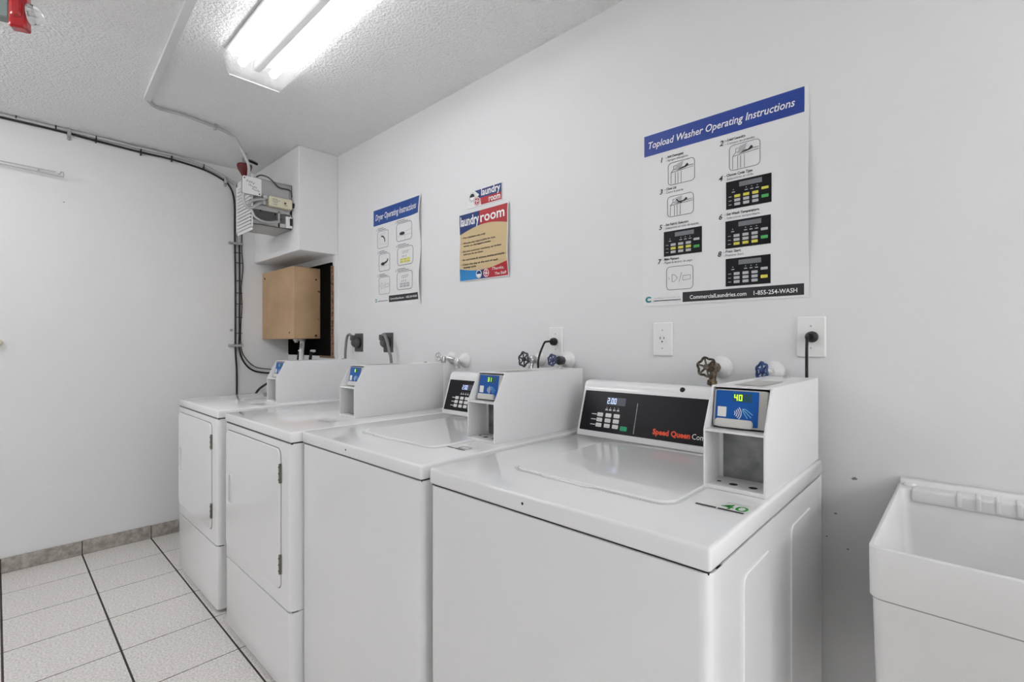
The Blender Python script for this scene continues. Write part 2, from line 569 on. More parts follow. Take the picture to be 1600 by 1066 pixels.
# ------------------------------------------------------------------ payment box on each machine
def payment_box(root, xl, yf, zd, digits):
    wd, yb, zs, zt, ys = .12, yf + .455, zd + .123, zd + .212, yf + .047
    xr = xl + wd
    t = .0035
    prof = [(yf, zd + .0004), (yb, zd + .0004), (yb, zt), (ys, zt), (yf, zs)]
    frL = Fr((xl, 0, 0), (0, 1, 0), (0, 0, 1))
    m = MB()
    m.prism(frL, prof, 0, t)
    m.prism(Fr((xr, 0, 0), (0, 1, 0), (0, 0, 1)), prof, -t, 0)
    m.box(xl + t, xr - t, ys + .001, yb - .0005, zt - t, zt - .0005)
    m.box(xl + t, xr - t, yb - t, yb - .0005, zd + .001, zt - t)
    m.box(xl + t, xr - t, yf + .0005, yb - t, zd + .001, zd + .009)
    m.box(xl + t, xr - t, yf + .0005, yf + .082, zs - .004, zs)
    m.box(xl + t, xl + .012, yf + .079, yf + .082, zd + .005, zs - .003)
    body = m.build('payment_box', M_ENAMEL2, root)
    # lower opening
    MB().box(xl + t, xr - t, yf + .083, yf + .086, zd + .009, zs - .004).build('vault_plate', M_GALV, body, 0)
    fl = Fr((0, 0, zd + .009), (1, 0, 0), (0, 1, 0))
    for u in (.42, .74):
        MB().flat(fl, circ(xl + wd * u, yf + .03, .0085, 16), .0006).build('floor_hole', M_SEAM, body, 0)
    MB().flat(fl, circ(xl + wd * .16, yf + .036, .005, 10), .0006).build('floor_hole', M_SEAM, body, 0)
    fb = Fr((0, yf + .083, 0), (1, 0, 0), (0, 0, 1))
    MB().flat(fb, rr(xl + .05, zs - .012, xl + .08, zs - .0085, 0), .0006).build('slot', M_SEAM, body, 0)
    MB().flat(fb, rr(xl + .02, zs - .012, xl + .03, zs - .0085, 0), .0006).build('slot', M_SEAM, body, 0)
    # card reader in the sloping upper opening
    L = .086
    fr = Fr((xl, yf + .033, zs + .0008), (1, 0, 0), (0, .014, .085))
    MB().prism(fr, rr(t, 0, wd - t, L - .002, 0), -.030, -.014).build('reader_surround', M_SEAM, body, 0)
    n0 = 0.0
    MB().prism(fr, rr(.006, .003, wd - .007, L - .004, .005), -.012, n0, .0015).build('card_reader', M_READER, body)
    f2 = MB().prism(fr, rr(.0105, .007, .096, L - .0065, .002), n0, n0 + .0008)
    f2.build('reader_face', M_BLUE, body, 0)
    nn = n0 + .0013
    dm = MB()
    seven(dm, fr, digits, .048, L - .0265, .0068, .0125, nn + .0003, 1.35, .0017)
    MB().flat(fr, rr(.0455, L - .029, .083, L - .0115, .001), nn - .0001).build('digit_window', mat('digit_window', '#0b4a6c', .3), body, 0)
    dm.build('digits', M_LEDG, body, 0)
    m = MB()
    seven(m, fr, '88', .067, L - .0265, .0058, .0115, nn + .0003, 1.35, .0012)
    m.build('unlit_digits', mat('unlit_digit', '#26544e', .5), body, 0)
    MB().flat(fr, rr(.0155, L - .062, .0335, L - .041, .001), nn).build('blank_sticker', M_STICK, body, 0)
    m = MB()
    for k, r in enumerate((.005, .009, .013, .017)):     # contactless waves
        a = [(.0455 + r * math.cos(q), L - .0525 + r * math.sin(q)) for q in [math.radians(-42 + 84 * i / 8) for i in range(9)]]
        b = [(.0455 + (r + .0016) * math.cos(q), L - .0525 + (r + .0016) * math.sin(q)) for q in [math.radians(42 - 84 * i / 8) for i in range(9)]]
        m.flat(fr, a + b, nn)
    m.build('wave_symbol', M_PRINT, body, 0)
    m = MB()
    for (a, b), (c, d) in (((.066, -.043), (.083, -.060)), ((.066, -.047), (.076, -.062)), ((.071, -.043), (.086, -.054)), ((.066, -.043), (.071, -.043)), ((.066, -.043), (.066, -.047))):
        dx, dy = c - a, d - b
        q = math.hypot(dx, dy)
        ox, oy = -dy / q * .0006, dx / q * .0006
        m.flat(fr, [(a + ox, L + b + oy), (c + ox, L + d + oy), (c - ox, L + d - oy), (a - ox, L + b - oy)], nn)
    m.build('hand_symbol', M_TEALP, body, 0)
    MB().prism(fr, rr(.0125, .0025, .087, .0205, .007), n0, n0 + .008, .002).build('card_tray', M_TRAY, body)
    ft = Fr((0, 0, zt), (1, 0, 0), (0, 1, 0))
    MB().flat(ft, rr(xl + .03, ys + .04, xr - .03, ys + .2, .002), .0006).build('lid_label', mat('lid_label', '#bebcb6', .5), body, 0)
    MB().lathe((xl + .06, yb - .06, zt), (0, 0, 1), [(.008, 0), (.008, .004), (.004, .006)], 10).build('lock', M_CHROME, body)
    return body


def number_sticker(root, x0, y0, zd, num, strong):
    fr = Fr((x0, y0, zd), (1, 0, 0), (0, 1, 0))
    s = MB().flat(fr, rr(0, 0, .092, .062, .003), .0005).build('number_sticker', M_STICK if strong else mat('faded_sticker', '#dcdcda', .4), root, 0)
    tm = M_DARKP if strong else M_LGREY
    MB().flat(fr, rr(.002, .003, .040, .011, 0), .0008).flat(fr, rr(.043, .003, .088, .011, 0), .0008).build('sticker_bars', tm, s, 0)
    if num:
        text(MB(), fr, num, .042, .0145, .089, .031, .0009, 0, .006).build('sticker_number', M_GRN2, s, 0)
    else:
        MB().outline(fr, .045, .016, .085, .04, .004, .003, .0008, .0009).build('sticker_number', tm, s, 0)
    MB().flat(fr, rr(.045, .052, .085, .0535, 0), .0008).flat(fr, rr(.045, .048, .08, .0493, 0), .0008).build('sticker_lines', M_LGREY, s, 0)


def feet(root, x0, x1, y0, y1):
    for x in (x0 + .05, x1 - .05):
        for y in (y0 + .06, y1 - .06):
            MB().lathe((x, y, 0), (0, 0, 1), [(.02, 0), (.02, .008), (.008, .01), (.008, .03)], 12).build('foot', M_BLACK, root)


vert = lambda c, d: abs(d.z) > .9


# ------------------------------------------------------------------ washers
def washer(x0, wdt, yf, zd, box_right, digits, lcd, num, label):
    x1, yb = x0 + wdt, -.055
    t = thing('washing_machine', ((x0 + x1) / 2, (yf + yb) / 2, 0), label, 'washing machine', 'white top-loading coin laundry washers')
    zl = zd - .0385
    feet(t, x0, x1, yf, yb)
    MB().box(x0 + .002, x1 - .002, yf + .03, yb, .02, zl - .0028).build('cabinet', M_ENAMEL, t, 0)
    MB().box(x0 + .001, x1 - .001, yf + .001, yf + .05, .02, zl - .0028, .018, 4, lambda c, d: abs(d.z) > .9 and c.y < yf + .02).build('front_panel', M_ENAMEL, t)
    MB().box(x0 + .005, x1 - .005, yf + .006, yb - .003, zl - .005, zl + .002).build('deck_gasket', M_SEAM, t, 0)
    MB().box(x0, x1, yf, yb, zl, zd, .0065, 3).build('deck', M_GLOSS, t, 40)
    # embossed panels on the right side sheet
    fs = Fr((x1 - .002, 0, 0), (0, 1, 0), (0, 0, 1))
    for y0, y1 in ((yf + .145, yf + .305), (yf + .45, yf + .635)):
        MB().prism(fs, rr(y0, .08, y1, .828, .02), 0, .003, .002).build('side_emboss', M_ENAMEL, t)
    # lid
    lx0, lx1, ly0, ly1 = x0 + .15, x0 + .552, yf + .135, yf + .555
    fd = Fr((0, 0, zd), (1, 0, 0), (0, 1, 0))
    nx = lx0 + .09
    poly = rr(lx0, ly0, lx1, ly1, .035, 6)
    cut = [(nx, ly0), (nx + .02, ly0 + .016), (nx + .12, ly0 + .016), (nx + .14, ly0)]
    i0 = min(range(len(poly)), key=lambda i: (poly[i][1], -poly[i][0]))
    # put the finger notch into the front edge
    k0 = max(i for i, q in enumerate(poly) if abs(q[1] - ly0) < 1e-6 and q[0] < (lx0 + lx1) / 2)
    poly2 = poly[:k0 + 1] + cut + poly[k0 + 1:]
    lid = MB().prism(fd, poly, -.0015, .0055, .003).build('lid', M_GLOSS, t)
    MB().prism(fd, [(nx - .01, ly0 + .004), (nx + .012, ly0 - .010), (nx + .13, ly0 - .010), (nx + .155, ly0 + .004)], .0005, .004, .0012).build('lid_lip', M_ENAMEL, lid)
    MB().outline(fd, lx0 - .006, ly0 - .006, lx1 + .006, ly1 + .006, .04, .0045, 0, .0012).build('lid_groove', mat('lid_groove', '#cfcfcf', .3), lid)
    # control panel
    ya, yt = -.203, -.158
    prof = [(ya, zd + .001), (yb - .03, zd + .001), (yb - .03, zd + .172), (yb - .045, zd + .178), (yt + .03, zd + .178), (yt + .012, zd + .174), (yt + .004, zd + .164), (yt, zd + .15), (ya, zd + .006)]
    fx = Fr((x0 + .004, 0, 0), (0, 1, 0), (0, 0, 1))
    cp = MB().prism(fx, prof, 0, box_right - .1205 - x0 - .004).build('control_panel', M_ENAMEL, t, 50)
    fr = Fr((x0 + .004, ya, zd + .006), (1, 0, 0), (0, yt - ya, .144))
    Lf = math.hypot(yt - ya, .144)
    MB().prism(fr, rr(.008, .013, box_right - .1205 - x0 - .008, Lf - .006, .003), 0, .0015).build('fascia', M_FASCIA, cp, 0)
    n = .002
    m = MB()
    cols, rows = (.079, .110, .140), (.068, .051, .034)
    for r in rows:
        for c in cols:
            kb = MB().prism(fr, rr(c - .0105, r - .0062, c + .0105, r + .0062, .0022), .0015, .0026).build('key', M_KEY, cp, 0)
            text(m, fr, '-----', c - .007, r - .003, c + .007, .004, .003)
    m.build('key_print', M_KEYTXT, cp, 0)
    m = MB()
    for r in rows:
        m.flat(fr, rr(.047, r - .0012, .066, r + .0012, .0005), n)
    for c in (.1, .113, .128, .142):
        m.flat(fr, rr(c - .004, .0865, c + .004, .0885, 0), n).flat(fr, rr(c - .005, .0835, c + .005, .085, 0), n).flat(fr, circ(c, .093, .0012, 8), n)
    m.build('fascia_print', M_PRINT, cp, 0)['kind'] = 'stuff'
    MB().prism(fr, rr(.158, .0245, .182, .0385, .003), .0015, .0026).build('start_key', M_GREEN, cp, 0)
    MB().flat(fr, rr(.096, .102, .164, .1275, .001), n).build('display', M_LCD, cp, 0)
    d = MB()
    seven(d, fr, lcd, .099, .106, .0075, .018, n + .0004, 1.4, .0016)
    d.build('display_digits', M_LED, cp, 0)
    MB().flat(fr, rr(.2055, .02, .2072, .115, 0), n).build('divider_line', M_LGREY, cp, 0)
    text(MB(), fr, 'Speed Queen', .268, .0285, .382, .0165, n + .0002, 0, .04).build('brand_name', M_RED, cp, 0)
    text(MB(), fr, 'Commercial', .387, .0285, .478, .0165, n + .0002).build('brand_line', M_PRINT, cp, 0)
    ftop = Fr((x0, yt + .004, zd + .165), (1, 0, 0), (0, .4, 1))
    MB().lathe((x0 + .345, yt + .006, zd + .166), (0, -1, .3), [(.0075, -.002), (.0075, .002), (.004, .0035)], 14).build('plug_button', M_BLACK, cp)
    payment_box(t, box_right - .12, -.512, zd, digits)
    number_sticker(t, box_right - .092, -.632, zd, num, True)
    # tiny screw on the front lip
    MB().lathe((x0 + .305, yf + .001, zd - .018), (0, -1, 0), [(.003, 0), (.003, .0015)], 8).build('screw', M_SEAM, t)
    return t


W1 = washer(2.787, .678, -.81, .92, 3.456, '40', '2:00', '40', 'nearest white top-load washer, beside the utility sink, panel lettered Speed Queen')
W2 = washer(2.072, .682, -.81, .92, 2.712, '31', '2:00', None, 'white top-load washer in the middle, between the dryer and the nearest washer')


# ------------------------------------------------------------------ dryers
def dryer(x0, label, box_right, digits):
    wdt, yf, yb, zd = .685, -.848, -.13, .92
    x1 = x0 + wdt
    t = thing('dryer', ((x0 + x1) / 2, (yf + yb) / 2, 0), label, 'dryer', 'white front-loading coin laundry dryers')
    zl, zs = zd - .037, .303
    feet(t, x0, x1, yf, yb)
    MB().box(x0 + .006, x1 - .006, yf + .03, yb, .018, zl - .002).build('cabinet', M_ENAMEL, t, 0)
    front = lambda c, d: abs(d.z) > .9 and c.y < yf + .02
    MB().box(x0 + .003, x1 - .003, yf + .001, yf + .05, zs + .003, zl - .004, .02, 4, front).build('front_panel', M_ENAMEL, t)
    MB().box(x0 + .003, x1 - .003, yf + .001, yf + .05, .015, zs - .003, .02, 4, front).build('lower_panel', M_ENAMEL, t)
    MB().box(x0 + .01, x1 - .01, yf + .012, yf + .06, zs - .004, zs + .004).build('panel_seam', M_SEAM, t, 0)
    MB().box(x0 + .005, x1 - .005, yf + .006, yb - .003, zl - .006, zl + .002).build('deck_gasket', M_SEAM, t, 0)
    MB().box(x0, x1, yf, yb, zl, zd, .007, 3).build('deck', M_GLOSS, t, 40)
    ff = Fr((0, yf + .001, 0), (1, 0, 0), (0, 0, 1))
    dx0, dx1, dz0, dz1 = x0 + .03, x0 + .605, .36, .852
    MB().prism(ff, rr(dx0 - .0025, dz0 - .0025, dx1 + .0025, dz1 + .0025, .028, 5), 0, .0006).build('door_gap', mat('door_gap', '#6a6a6a', .6), t, 0)
    dr = MB().prism(ff, rr(dx0, dz0, dx1, dz1, .026, 5), 0, .006, .0025).build('door', M_ENAMEL, t)
    for z in (.768, .45):
        h = MB().box(dx1 - .002, dx1 + .0065, yf - .0075, yf + .002, z - .034, z + .034, .001, 1)
        hg = h.build('hinge', mat('hinge_metal', '#6f6d64', .4, .6), dr, 0)
        m = MB()
        for q in (-.022, 0, .022):
            m.lathe((dx1 + .002, yf - .0075, z + q), (0, -1, 0), [(.003, 0), (.003, .0012)], 8)
        m.build('hinge_screws', M_SEAM, dr, 0)
    hx, hz = x0 + .088, .61
    m = MB()
    m.outline(ff, hx - .016, hz - .062, hx + .016, hz + .062, .010, .006, .006, .010)
    m.build('door_handle', M_ENAMEL, dr)
    MB().flat(ff, rr(hx - .008, hz - .054, hx + .008, hz + .054, .004), .0064).build('handle_recess', mat('handle_recess', '#9a9a9a', .5), dr, 0)
    payment_box(t, box_right - .12, -.545 if x0 > 1 else -.558, zd, digits)
    number_sticker(t, box_right - .07, -.665, zd, None, False)
    return t


D1 = dryer(.592, 'leftmost white dryer, the one standing nearest the left wall', 1.184, '1')
D2 = dryer(1.384, 'second white dryer from the left, beside the middle washer', 1.945, '8')


# ------------------------------------------------------------------ utility sink
def sink():
    x0, x1, yf, yb = 3.618, 4.20, -.525, -.004
    zt = .882
    t = thing('utility_sink', ((x0 + x1) / 2, (yf + yb) / 2, 0), 'deep white plastic laundry tub sink at the right edge of the picture', 'sink')
    led = .062                                # back ledge
    def loop(z, ins, insb=None):
        insb = ins if insb is None else insb
        return [(p[0], p[1], z) for p in rr(x0 + ins, yf + ins, x1 - ins, yb - insb, .016, 4)]
    loops = [loop(.42, .014, .010), loop(zt - .088, .0045, .004), loop(zt - .084, .001, 0), loop(zt - .002, 0, 0), loop(zt, .002, .002),
             loop(zt, .006, led), loop(zt - .002, .0075, led + .002), loop(zt - .05, .012, led + .008), loop(.50, .030, led + .012), loop(.455, .06, led + .03)]
    m = MB()
    k = len(loops[0])
    vs_ = [q for l in loops for q in l]
    fs = [tuple(range(k)), tuple(range((len(loops) - 1) * k, len(loops) * k))]
    for j in range(len(loops) - 1):
        for i in range(k):
            fs.append((j * k + i, j * k + (i + 1) % k, (j + 1) * k + (i + 1) % k, (j + 1) * k + i))
    m.add(vs_, fs)
    m.build('basin', M_SINK, t, 45)
    # raised back ledge with soap ribs
    fx = Fr((x0 + .004, 0, 0), (0, 1, 0), (0, 0, 1))
    MB().prism(fx, [(yb - led, zt - .005), (yb, zt - .005), (yb, zt + .012), (yb - .018, zt + .012), (yb - .024, zt + .002), (yb - led, zt - .001)], 0, x1 - x0 - .008).build('back_ledge', M_SINK, t, 30)
    MB().box(x0 + .028, x1 - .028, yb - led - .010, yb - .026, zt - .028, zt + .0035, .006, 3).build('soap_ledge', M_SINK, t)
    for i in range(13):
        x = x0 + .105 + i * .031
        MB().box(x, x + .008, yb - led - .0135, yb - .028, zt - .022, zt + .0055, .002, 2).build('soap_rib', M_SINK, t)
    seam = loop(zt - .087, .0042, .004)
    MB().tube(seam, .0016, 6, 1, closed=True).build('rim_seam_shade', mat('sink_seam_shade', '#8f8f8d', .6), t)  # grey ring paints in the contact shadow along the rim seam
    MB().lathe((x0 + .022, yb - .03, zt - .002), (0, 0, 1), [(.013, 0), (.013, .006), (.009, .009)], 12).build('faucet_hole_cap', M_SINK, t)
    for x in (x0 + .085, x1 - .085):
        for y in (yf + .085, yb - .07):
            MB().lathe((x, y, 0), (0, 0, 1), [(.019, 0), (.021, .01), (.024, .5)], 12).build('leg', M_SINK, t)
    MB().lathe(((x0 + x1) / 2, (yf + yb) / 2, .40), (0, 0, 1), [(.02, 0), (.02, .05), (.035, .06), (.035, .065)], 14).build('drain', M_PVC, t)


sink()


# ------------------------------------------------------------------ posters on the back wall
def sheet_thing(name, label, x0, z0, x1, z1, bend, matl, cat='poster', n=.0012):
    t = thing(name, ((x0 + x1) / 2, 0, z0), label, cat)
    fr = Fr((0, 0, 0), (1, 0, 0), (0, 0, 1))
    fr.bend = bend
    MB().sheet(fr, x0, z0, x1, z1, .0006, n, 24, 24).build('sheet', matl, t, 60)
    return t, fr


def wpx(x, y):
    q = on(x, y, 1, -.002)
    return q.x, q.z


# --- top-load washer instructions
X0, X1, Z0, Z1 = 2.924, 3.424, 1.350, 1.937


def bend1(u, v):
    a = max(0.0, (u - (X1 - .09)) / .09)
    return .0005 + .011 * a * a * math.sin(math.pi * min(1, max(0, (v - Z0) / (Z1 - Z0)))) ** 2


PT, fr = sheet_thing('washer_poster', 'large white top-load washer instruction poster with blue header above the nearest washer', X0, Z0, X1, Z1, bend1, M_PAPER)
pz = lambda x, y: wpx(980 + x / 2.806, 120 + y / 2.806)
N1 = .0018
hb = MB().sheet(fr, X0 + .006, pz(75, 355)[1], X1 - .011, pz(75, 265)[1], N1, N1, 20, 2).build('header_band', M_HEAD, PT, 60)
m = MB()
zt_, zb_ = pz(75, 265)[1], pz(75, 355)[1]
for i in range(1, 7):
    z = zb_ + (zt_ - zb_) * i / 7
    m.sheet(fr, X0 + .006, z - .0012, X1 - .011, z + .0012, N1 + .0003, N1 + .0003, 20, 1)
m.build('header_stripe', M_HEADL, PT, 0)
text(MB(), fr, 'Topload Washer Operating Instructions', X0 + .022, zb_ + .024, X1 - .034, .0235, N1 + .0007, .22, .012).build('header_lettering', M_PRINT, PT, 0)


def mini_keypad(par, fr, u0, v0, u1, v1, hot_rows, hot_start, n):
    W, H = u1 - u0, v1 - v0
    b = MB().prism(fr, rr(u0, v0, u1, v1, 0), n - .0004, n).build('step_picture', M_FASCIA, par, 0)
    k = n + .0004
    MB().flat(fr, rr(u0 + W * .3, v1 - H * .25, u0 + W * .8, v1 - H * .08, 0), k).build('picture_display', M_GREYP, b, 0)
    ym, wm = MB(), MB()
    for r in range(3):
        for c in range(3):
            uu, vv = u0 + W * (.19 + .2 * c), v0 + H * (.44 - .145 * r)
            (ym if r in hot_rows else wm).flat(fr, rr(uu, vv - H * .05, uu + W * .135, vv + H * .05, W * .01), k)
    uu = u0 + W * .79
    (ym if hot_start == 'type' else wm).flat(fr, rr(uu, v0 + H * .49, uu + W * .15, v0 + H * .58, W * .01), k)
    if hot_start == 'start':
        ym.flat(fr, rr(uu, v0 + H * .2, uu + W * .15, v0 + H * .31, W * .01), k)
    else:
        MB().flat(fr, rr(uu, v0 + H * .2, uu + W * .15, v0 + H * .31, W * .01), k).build('picture_start_key', M_GRNP, b, 0)
    for c in (.17, .46, .58, .7):
        wm.flat(fr, circ(u0 + W * c, v0 + H * .68, W * .012, 8), k)
        wm.flat(fr, rr(u0 + W * (c - .035), v0 + H * .58, u0 + W * (c + .035), v0 + H * .61, 0), k)
    for r in range(3):
        wm.flat(fr, rr(u0 + W * .06, v0 + H * (.43 - .145 * r), u0 + W * .13, v0 + H * (.45 - .145 * r), 0), k)
    wm.build('picture_keys', M_LGREY, b, 0)
    if ym.v:
        ym.build('picture_lit_keys', M_YEL, b, 0)


def stroke(m, fr, pts, w, n):
    for (a, b), (c, d) in zip(pts[:-1], pts[1:]):
        q = math.hypot(c - a, d - b) or 1
        ox, oy = -(d - b) / q * w / 2, (c - a) / q * w / 2
        m.flat(fr, [(a + ox, b + oy), (c + ox, d + oy), (c - ox, d - oy), (a - ox, b - oy)], n)


def mini_drawing(par, fr, u0, v0, u1, v1, kind, n, dark=M_DARKP):
    W, H = u1 - u0, v1 - v0
    b = MB().outline(fr, u0, v0, u1, v1, W * .14, W * .018, n - .0004, n).build('step_picture', M_GREYP, par, 0)
    k = n + .0002
    P = lambda a, c: (u0 + W * a, v0 + H * c)
    m = MB()
    if kind in ('load', 'lid'):
        for pts in ([P(.12, .05), P(.12, .55), P(.95, .62)], [P(.12, .55), P(.22, .68), P(.95, .70)], [P(.22, .68), P(.22, .82), P(.32, .84)],
                    [P(.28, .04), P(.28, .52)], [P(.38, .04), P(.38, .53)], [P(.5, .04), P(.5, .54)]):
            stroke(m, fr, pts, W * .014, k)
        m.flat(fr, [P(.3, .6), P(.45, .62), P(.68, .66), P(.78, .74), P(.72, .82), P(.62, .7), P(.45, .66)], k)
        m.build('picture_drawing', dark, b, 0)
        pm = MB().prism(fr, [P(.27, .62), P(.52, .72), P(.58, .95), P(.34, .88)], k, k + .0002)
        pm.build('picture_lid', M_LGREY, b, 0)
        if kind == 'lid':
            m = MB()
            stroke(m, fr, [P(.36, .8), P(.44, .68), P(.55, .6)], W * .04, k + .0004)
            m.build('picture_arrow', dark, b, 0)
    elif kind == 'pay':
        for pts in ([P(.3, .35), P(.42, .5), P(.3, .65)], [P(.22, .35), P(.22, .65), P(.3, .65)], [P(.22, .35), P(.3, .35)], [P(.48, .3), P(.58, .72)], [P(.62, .38), P(.9, .40), P(.9, .58), P(.62, .56), P(.62, .38)], [P(.1, .45), P(.1, .55)]):
            stroke(m, fr, pts, W * .014, k)
        m.build('picture_drawing', M_GREYP, b, 0)
    elif kind == 'arc':
        a = [P(.42 + .26 * math.cos(q), .38 + .3 * math.sin(q)) for q in [math.radians(-10 + 115 * i / 8) for i in range(9)]]
        stroke(m, fr, a, W * .075, k)
        m.build('picture_drawing', dark, b, 0)
        m = MB()
        stroke(m, fr, [P(.1, .25), P(.9, .2)], W * .012, k)
        stroke(m, fr, [P(.2, .3), P(.25, .8), P(.8, .85)], W * .012, k)
        m.build('picture_lines', M_LGREY, b, 0)
    elif kind in ('filter', 'close'):
        m.flat(fr, [P(.2 + .17 * (1 + math.cos(q)), .42 + .09 * math.sin(q)) for q in [i * math.pi / 6 for i in range(12)]], k)
        if kind == 'close':
            stroke(m, fr, [P(.5, .45), P(.75, .52), P(.82, .66)], W * .08, k)
        m.build('picture_drawing', dark, b, 0)
        m = MB()
        stroke(m, fr, [P(.04, .3), P(.96, .3)], W * .012, k)
        stroke(m, fr, [P(.6, .5), P(.96, .55)], W * .012, k)
        stroke(m, fr, [P(.55, .04), P(.55, .3)], W * .012, k)
        m.build('picture_lines', M_LGREY, b, 0)
    elif kind in ('keysy', 'keysg'):
        mm = M_YEL if kind == 'keysy' else M_LGREY
        for c in range(3):
            for r in range(2):
                m.flat(fr, rr(u0 + W * (.2 + .21 * c), v0 + H * (.14 + .13 * r), u0 + W * (.38 + .21 * c), v0 + H * (.24 + .13 * r), 0), k)
        m.build('picture_keys', mm, b, 0)
        m = MB()
        for c in (.32, .42, .55):
            stroke(m, fr, [P(c, .44), P(c + .03, .53)], W * .025, k)
        stroke(m, fr, [P(.3, .75), P(.75, .77)], W * .012, k)
        stroke(m, fr, [P(.3, .66), P(.7, .68)], W * .012, k)
        m.build('picture_lines', M_GREYP, b, 0)


steps = [  # number, number pixel, caption, caption 2, caption end px, picture TL px, BR px, kind
    ('1', (148, 377), 'Add Detergent.', 'Agregue detergente.', 268, (179, 381), (297, 452), 'load'),
    ('2', (405, 306), 'Load Laundry.', 'Coloque las prendas.', 560, (447, 304), (584, 384), 'load'),
    ('3', (143, 517), 'Close Lid.', 'Cierre la puerta.', 247, (176, 528), (292, 597), 'lid'),
    ('4', (402, 460), 'Choose Cycle Type.', 'Seleccione el ciclo.', 555, (434, 464), (633, 548), 'k4'),
    ('5', (140, 672), 'Set Fabric Selector.', 'Seleccione el ciclo de lavado.', 315, (161, 682), (328, 768), 'k5'),
    ('6', (402, 628), 'Set Wash Temperature.', 'Seleccione temperatura.', 583, (431, 636), (630, 730), 'k6'),
    ('7', (135, 822), 'Make Payment.', 'Pague la tarjeta de pago.', 288, (172, 835), (290, 928), 'pay'),
    ('8', (397, 790), 'Press Start.', 'Presione Start.', 512, (432, 800), (629, 905), 'k8')]
cap, cap2, nums = MB(), MB(), MB()
for no, npx, c1, c2, cend, tl, br, kind in steps:
    u, v = pz(*npx)
    ue = pz(cend, npx[1])[0]
    text(nums, fr, no, u, v, None, .0165, N1 + .0003, .2, .02)
    sc = min(1.0, len(c1) / len(c2) * 1.08)
    us = u + .017
    text(cap, fr, '- ' + c1, us, v + .009, us + (ue - us) * sc, .0080, N1 + .0003, .2, .025)
    text(cap2, fr, '- ' + c2, us, v - .002, ue, .0072, N1 + .0003, .2, .008)
    (u0, vt) = pz(*tl)
    u1 = pz(br[0], br[1])[0]
    vb = pz(*br)[1]
    if kind == 'k4':
        mini_keypad(PT, fr, u0, vb, u1, vt, (0,), 'type', N1 + .0006)
    elif kind == 'k5':
        mini_keypad(PT, fr, u0, vb, u1, vt, (1,), None, N1 + .0006)
    elif kind == 'k6':
        mini_keypad(PT, fr, u0, vb, u1, vt, (2,), None, N1 + .0006)
    elif kind == 'k8':
        mini_keypad(PT, fr, u0, vb, u1, vt, (), 'start', N1 + .0006)
    else:
        mini_drawing(PT, fr, u0, vb, u1, vt, kind, N1 + .0005)
nums.build('step_numbers', M_DARKP, PT, 0)
cap.build('captions', M_DARKP, PT, 0)['kind'] = 'stuff'
cap2.build('captions_spanish', M_GREYP, PT, 0)['kind'] = 'stuff'
(ua, va), (ub, vb_) = pz(243, 945), pz(777, 955)
va, vb_ = pz(243, 945)[1], pz(243, 988)[1]
MB().sheet(fr, ua, vb_, X1 - .012, va, N1, N1, 16, 1).build('footer_band', M_DARKP, PT, 60)
text(MB(), fr, 'CommercialLaundries.com', ua + .024, vb_ + .008, pz(523, 950)[0], .013, N1 + .0006, 0, .012).build('footer_lettering', M_PRINT, PT, 0)
text(MB(), fr, '1-855-254-WASH', pz(555, 945)[0], vb_ + .008, pz(746, 940)[0], .013, N1 + .0006, 0, .012).build('footer_phone', M_PRINT, PT, 0)
uc, vc = pz(95, 978)
m = MB()
arc = [(uc + .0125 * math.cos(q), vc + .0105 * math.sin(q)) for q in [math.radians(35 + 290 * i / 14) for i in range(15)]]
arc2 = [(uc + .001 + .006 * math.cos(q), vc + .005 * math.sin(q)) for q in [math.radians(325 - 290 * i / 14) for i in range(15)]]
m.flat(fr, arc + arc2, N1 + .0003)
m.build('footer_logo', M_TEAL, PT, 0)
text(MB(), fr, 'COMMERCIAL LAUNDRIES, INC.', uc + .018, vc + .001, ua - .006, .0042, N1 + .0004).build('footer_name', M_LGREY, PT, 0)
MB().flat(fr, rr(uc + .018, vc - .007, ua - .006, vc - .0045, 0), N1 + .0004).build('footer_tagline', M_DARKP, PT, 0)

# --- dryer instructions
X0, X1, Z0, Z1 = 1.176, 1.650, 1.432, 2.012


def bend2(u, v):
    a = max(0.0, (u - (X1 - .12)) / .12)
    t = (v - Z0) / (Z1 - Z0)
    return .0005 + a * a * (.012 + .010 * math.sin(t * 9.0)) * math.sin(math.pi * min(1, max(0, t))) ** .6 if 0 < t < 1 else .0005


PD, fr = sheet_thing('dryer_poster', 'white dryer instruction poster with blue header and curling right edge', X0, Z0, X1, Z1, bend2, M_PAPER)
pd = lambda x, y: wpx(570 + x / 5.33, 290 + y / 5.33)
zt_, zb_ = Z1 - .008, Z1 - .10
MB().sheet(fr, X0 + .006, zb_, X1 - .012, zt_, N1, N1, 20, 3).build('header_band', mat('poster_blue_bright', '#194690', .45), PD, 60)
text(MB(), fr, 'Dryer Operating Instructions', X0 + .03, zb_ + .03, X1 - .035, .036, N1 + .0012, .22, .012).build('header_lettering', M_PRINT, PD, 0)
pics = [('1', X0 + .05, 'arc', 0), ('2', X0 + .245, 'filter', 0), ('3', X0 + .065, 'close', 1), ('4', X0 + .255, 'keysy', 1), ('5', X0 + .065, 'pay', 2), ('6', X0 + .25, 'keysg', 2)]
nums, cap = MB(), MB()
for no, u, kind, r in pics:
    left = int(no) % 2
    wd = .115 if left else .15
    vt = Z1 - .138 - r * .134 - (0 if left else -.012)
    mini_drawing(PD, fr, u, vt - .1, u + wd, vt, kind, N1 + .0008)
    text(nums, fr, no, u - .012, vt + .003, None, .013, N1 + .0008, .2)
    for q in (0, 1):
        cap.flat(fr, rr(u + .004, vt + .005 + q * .009, u + wd * (.75 - .2 * q), vt + .0085 + q * .009, 0), N1 + .0008)
nums.build('step_numbers', M_DARKP, PD, 0)
cap.build('captions', M_GREYP, PD, 0)['kind'] = 'stuff'
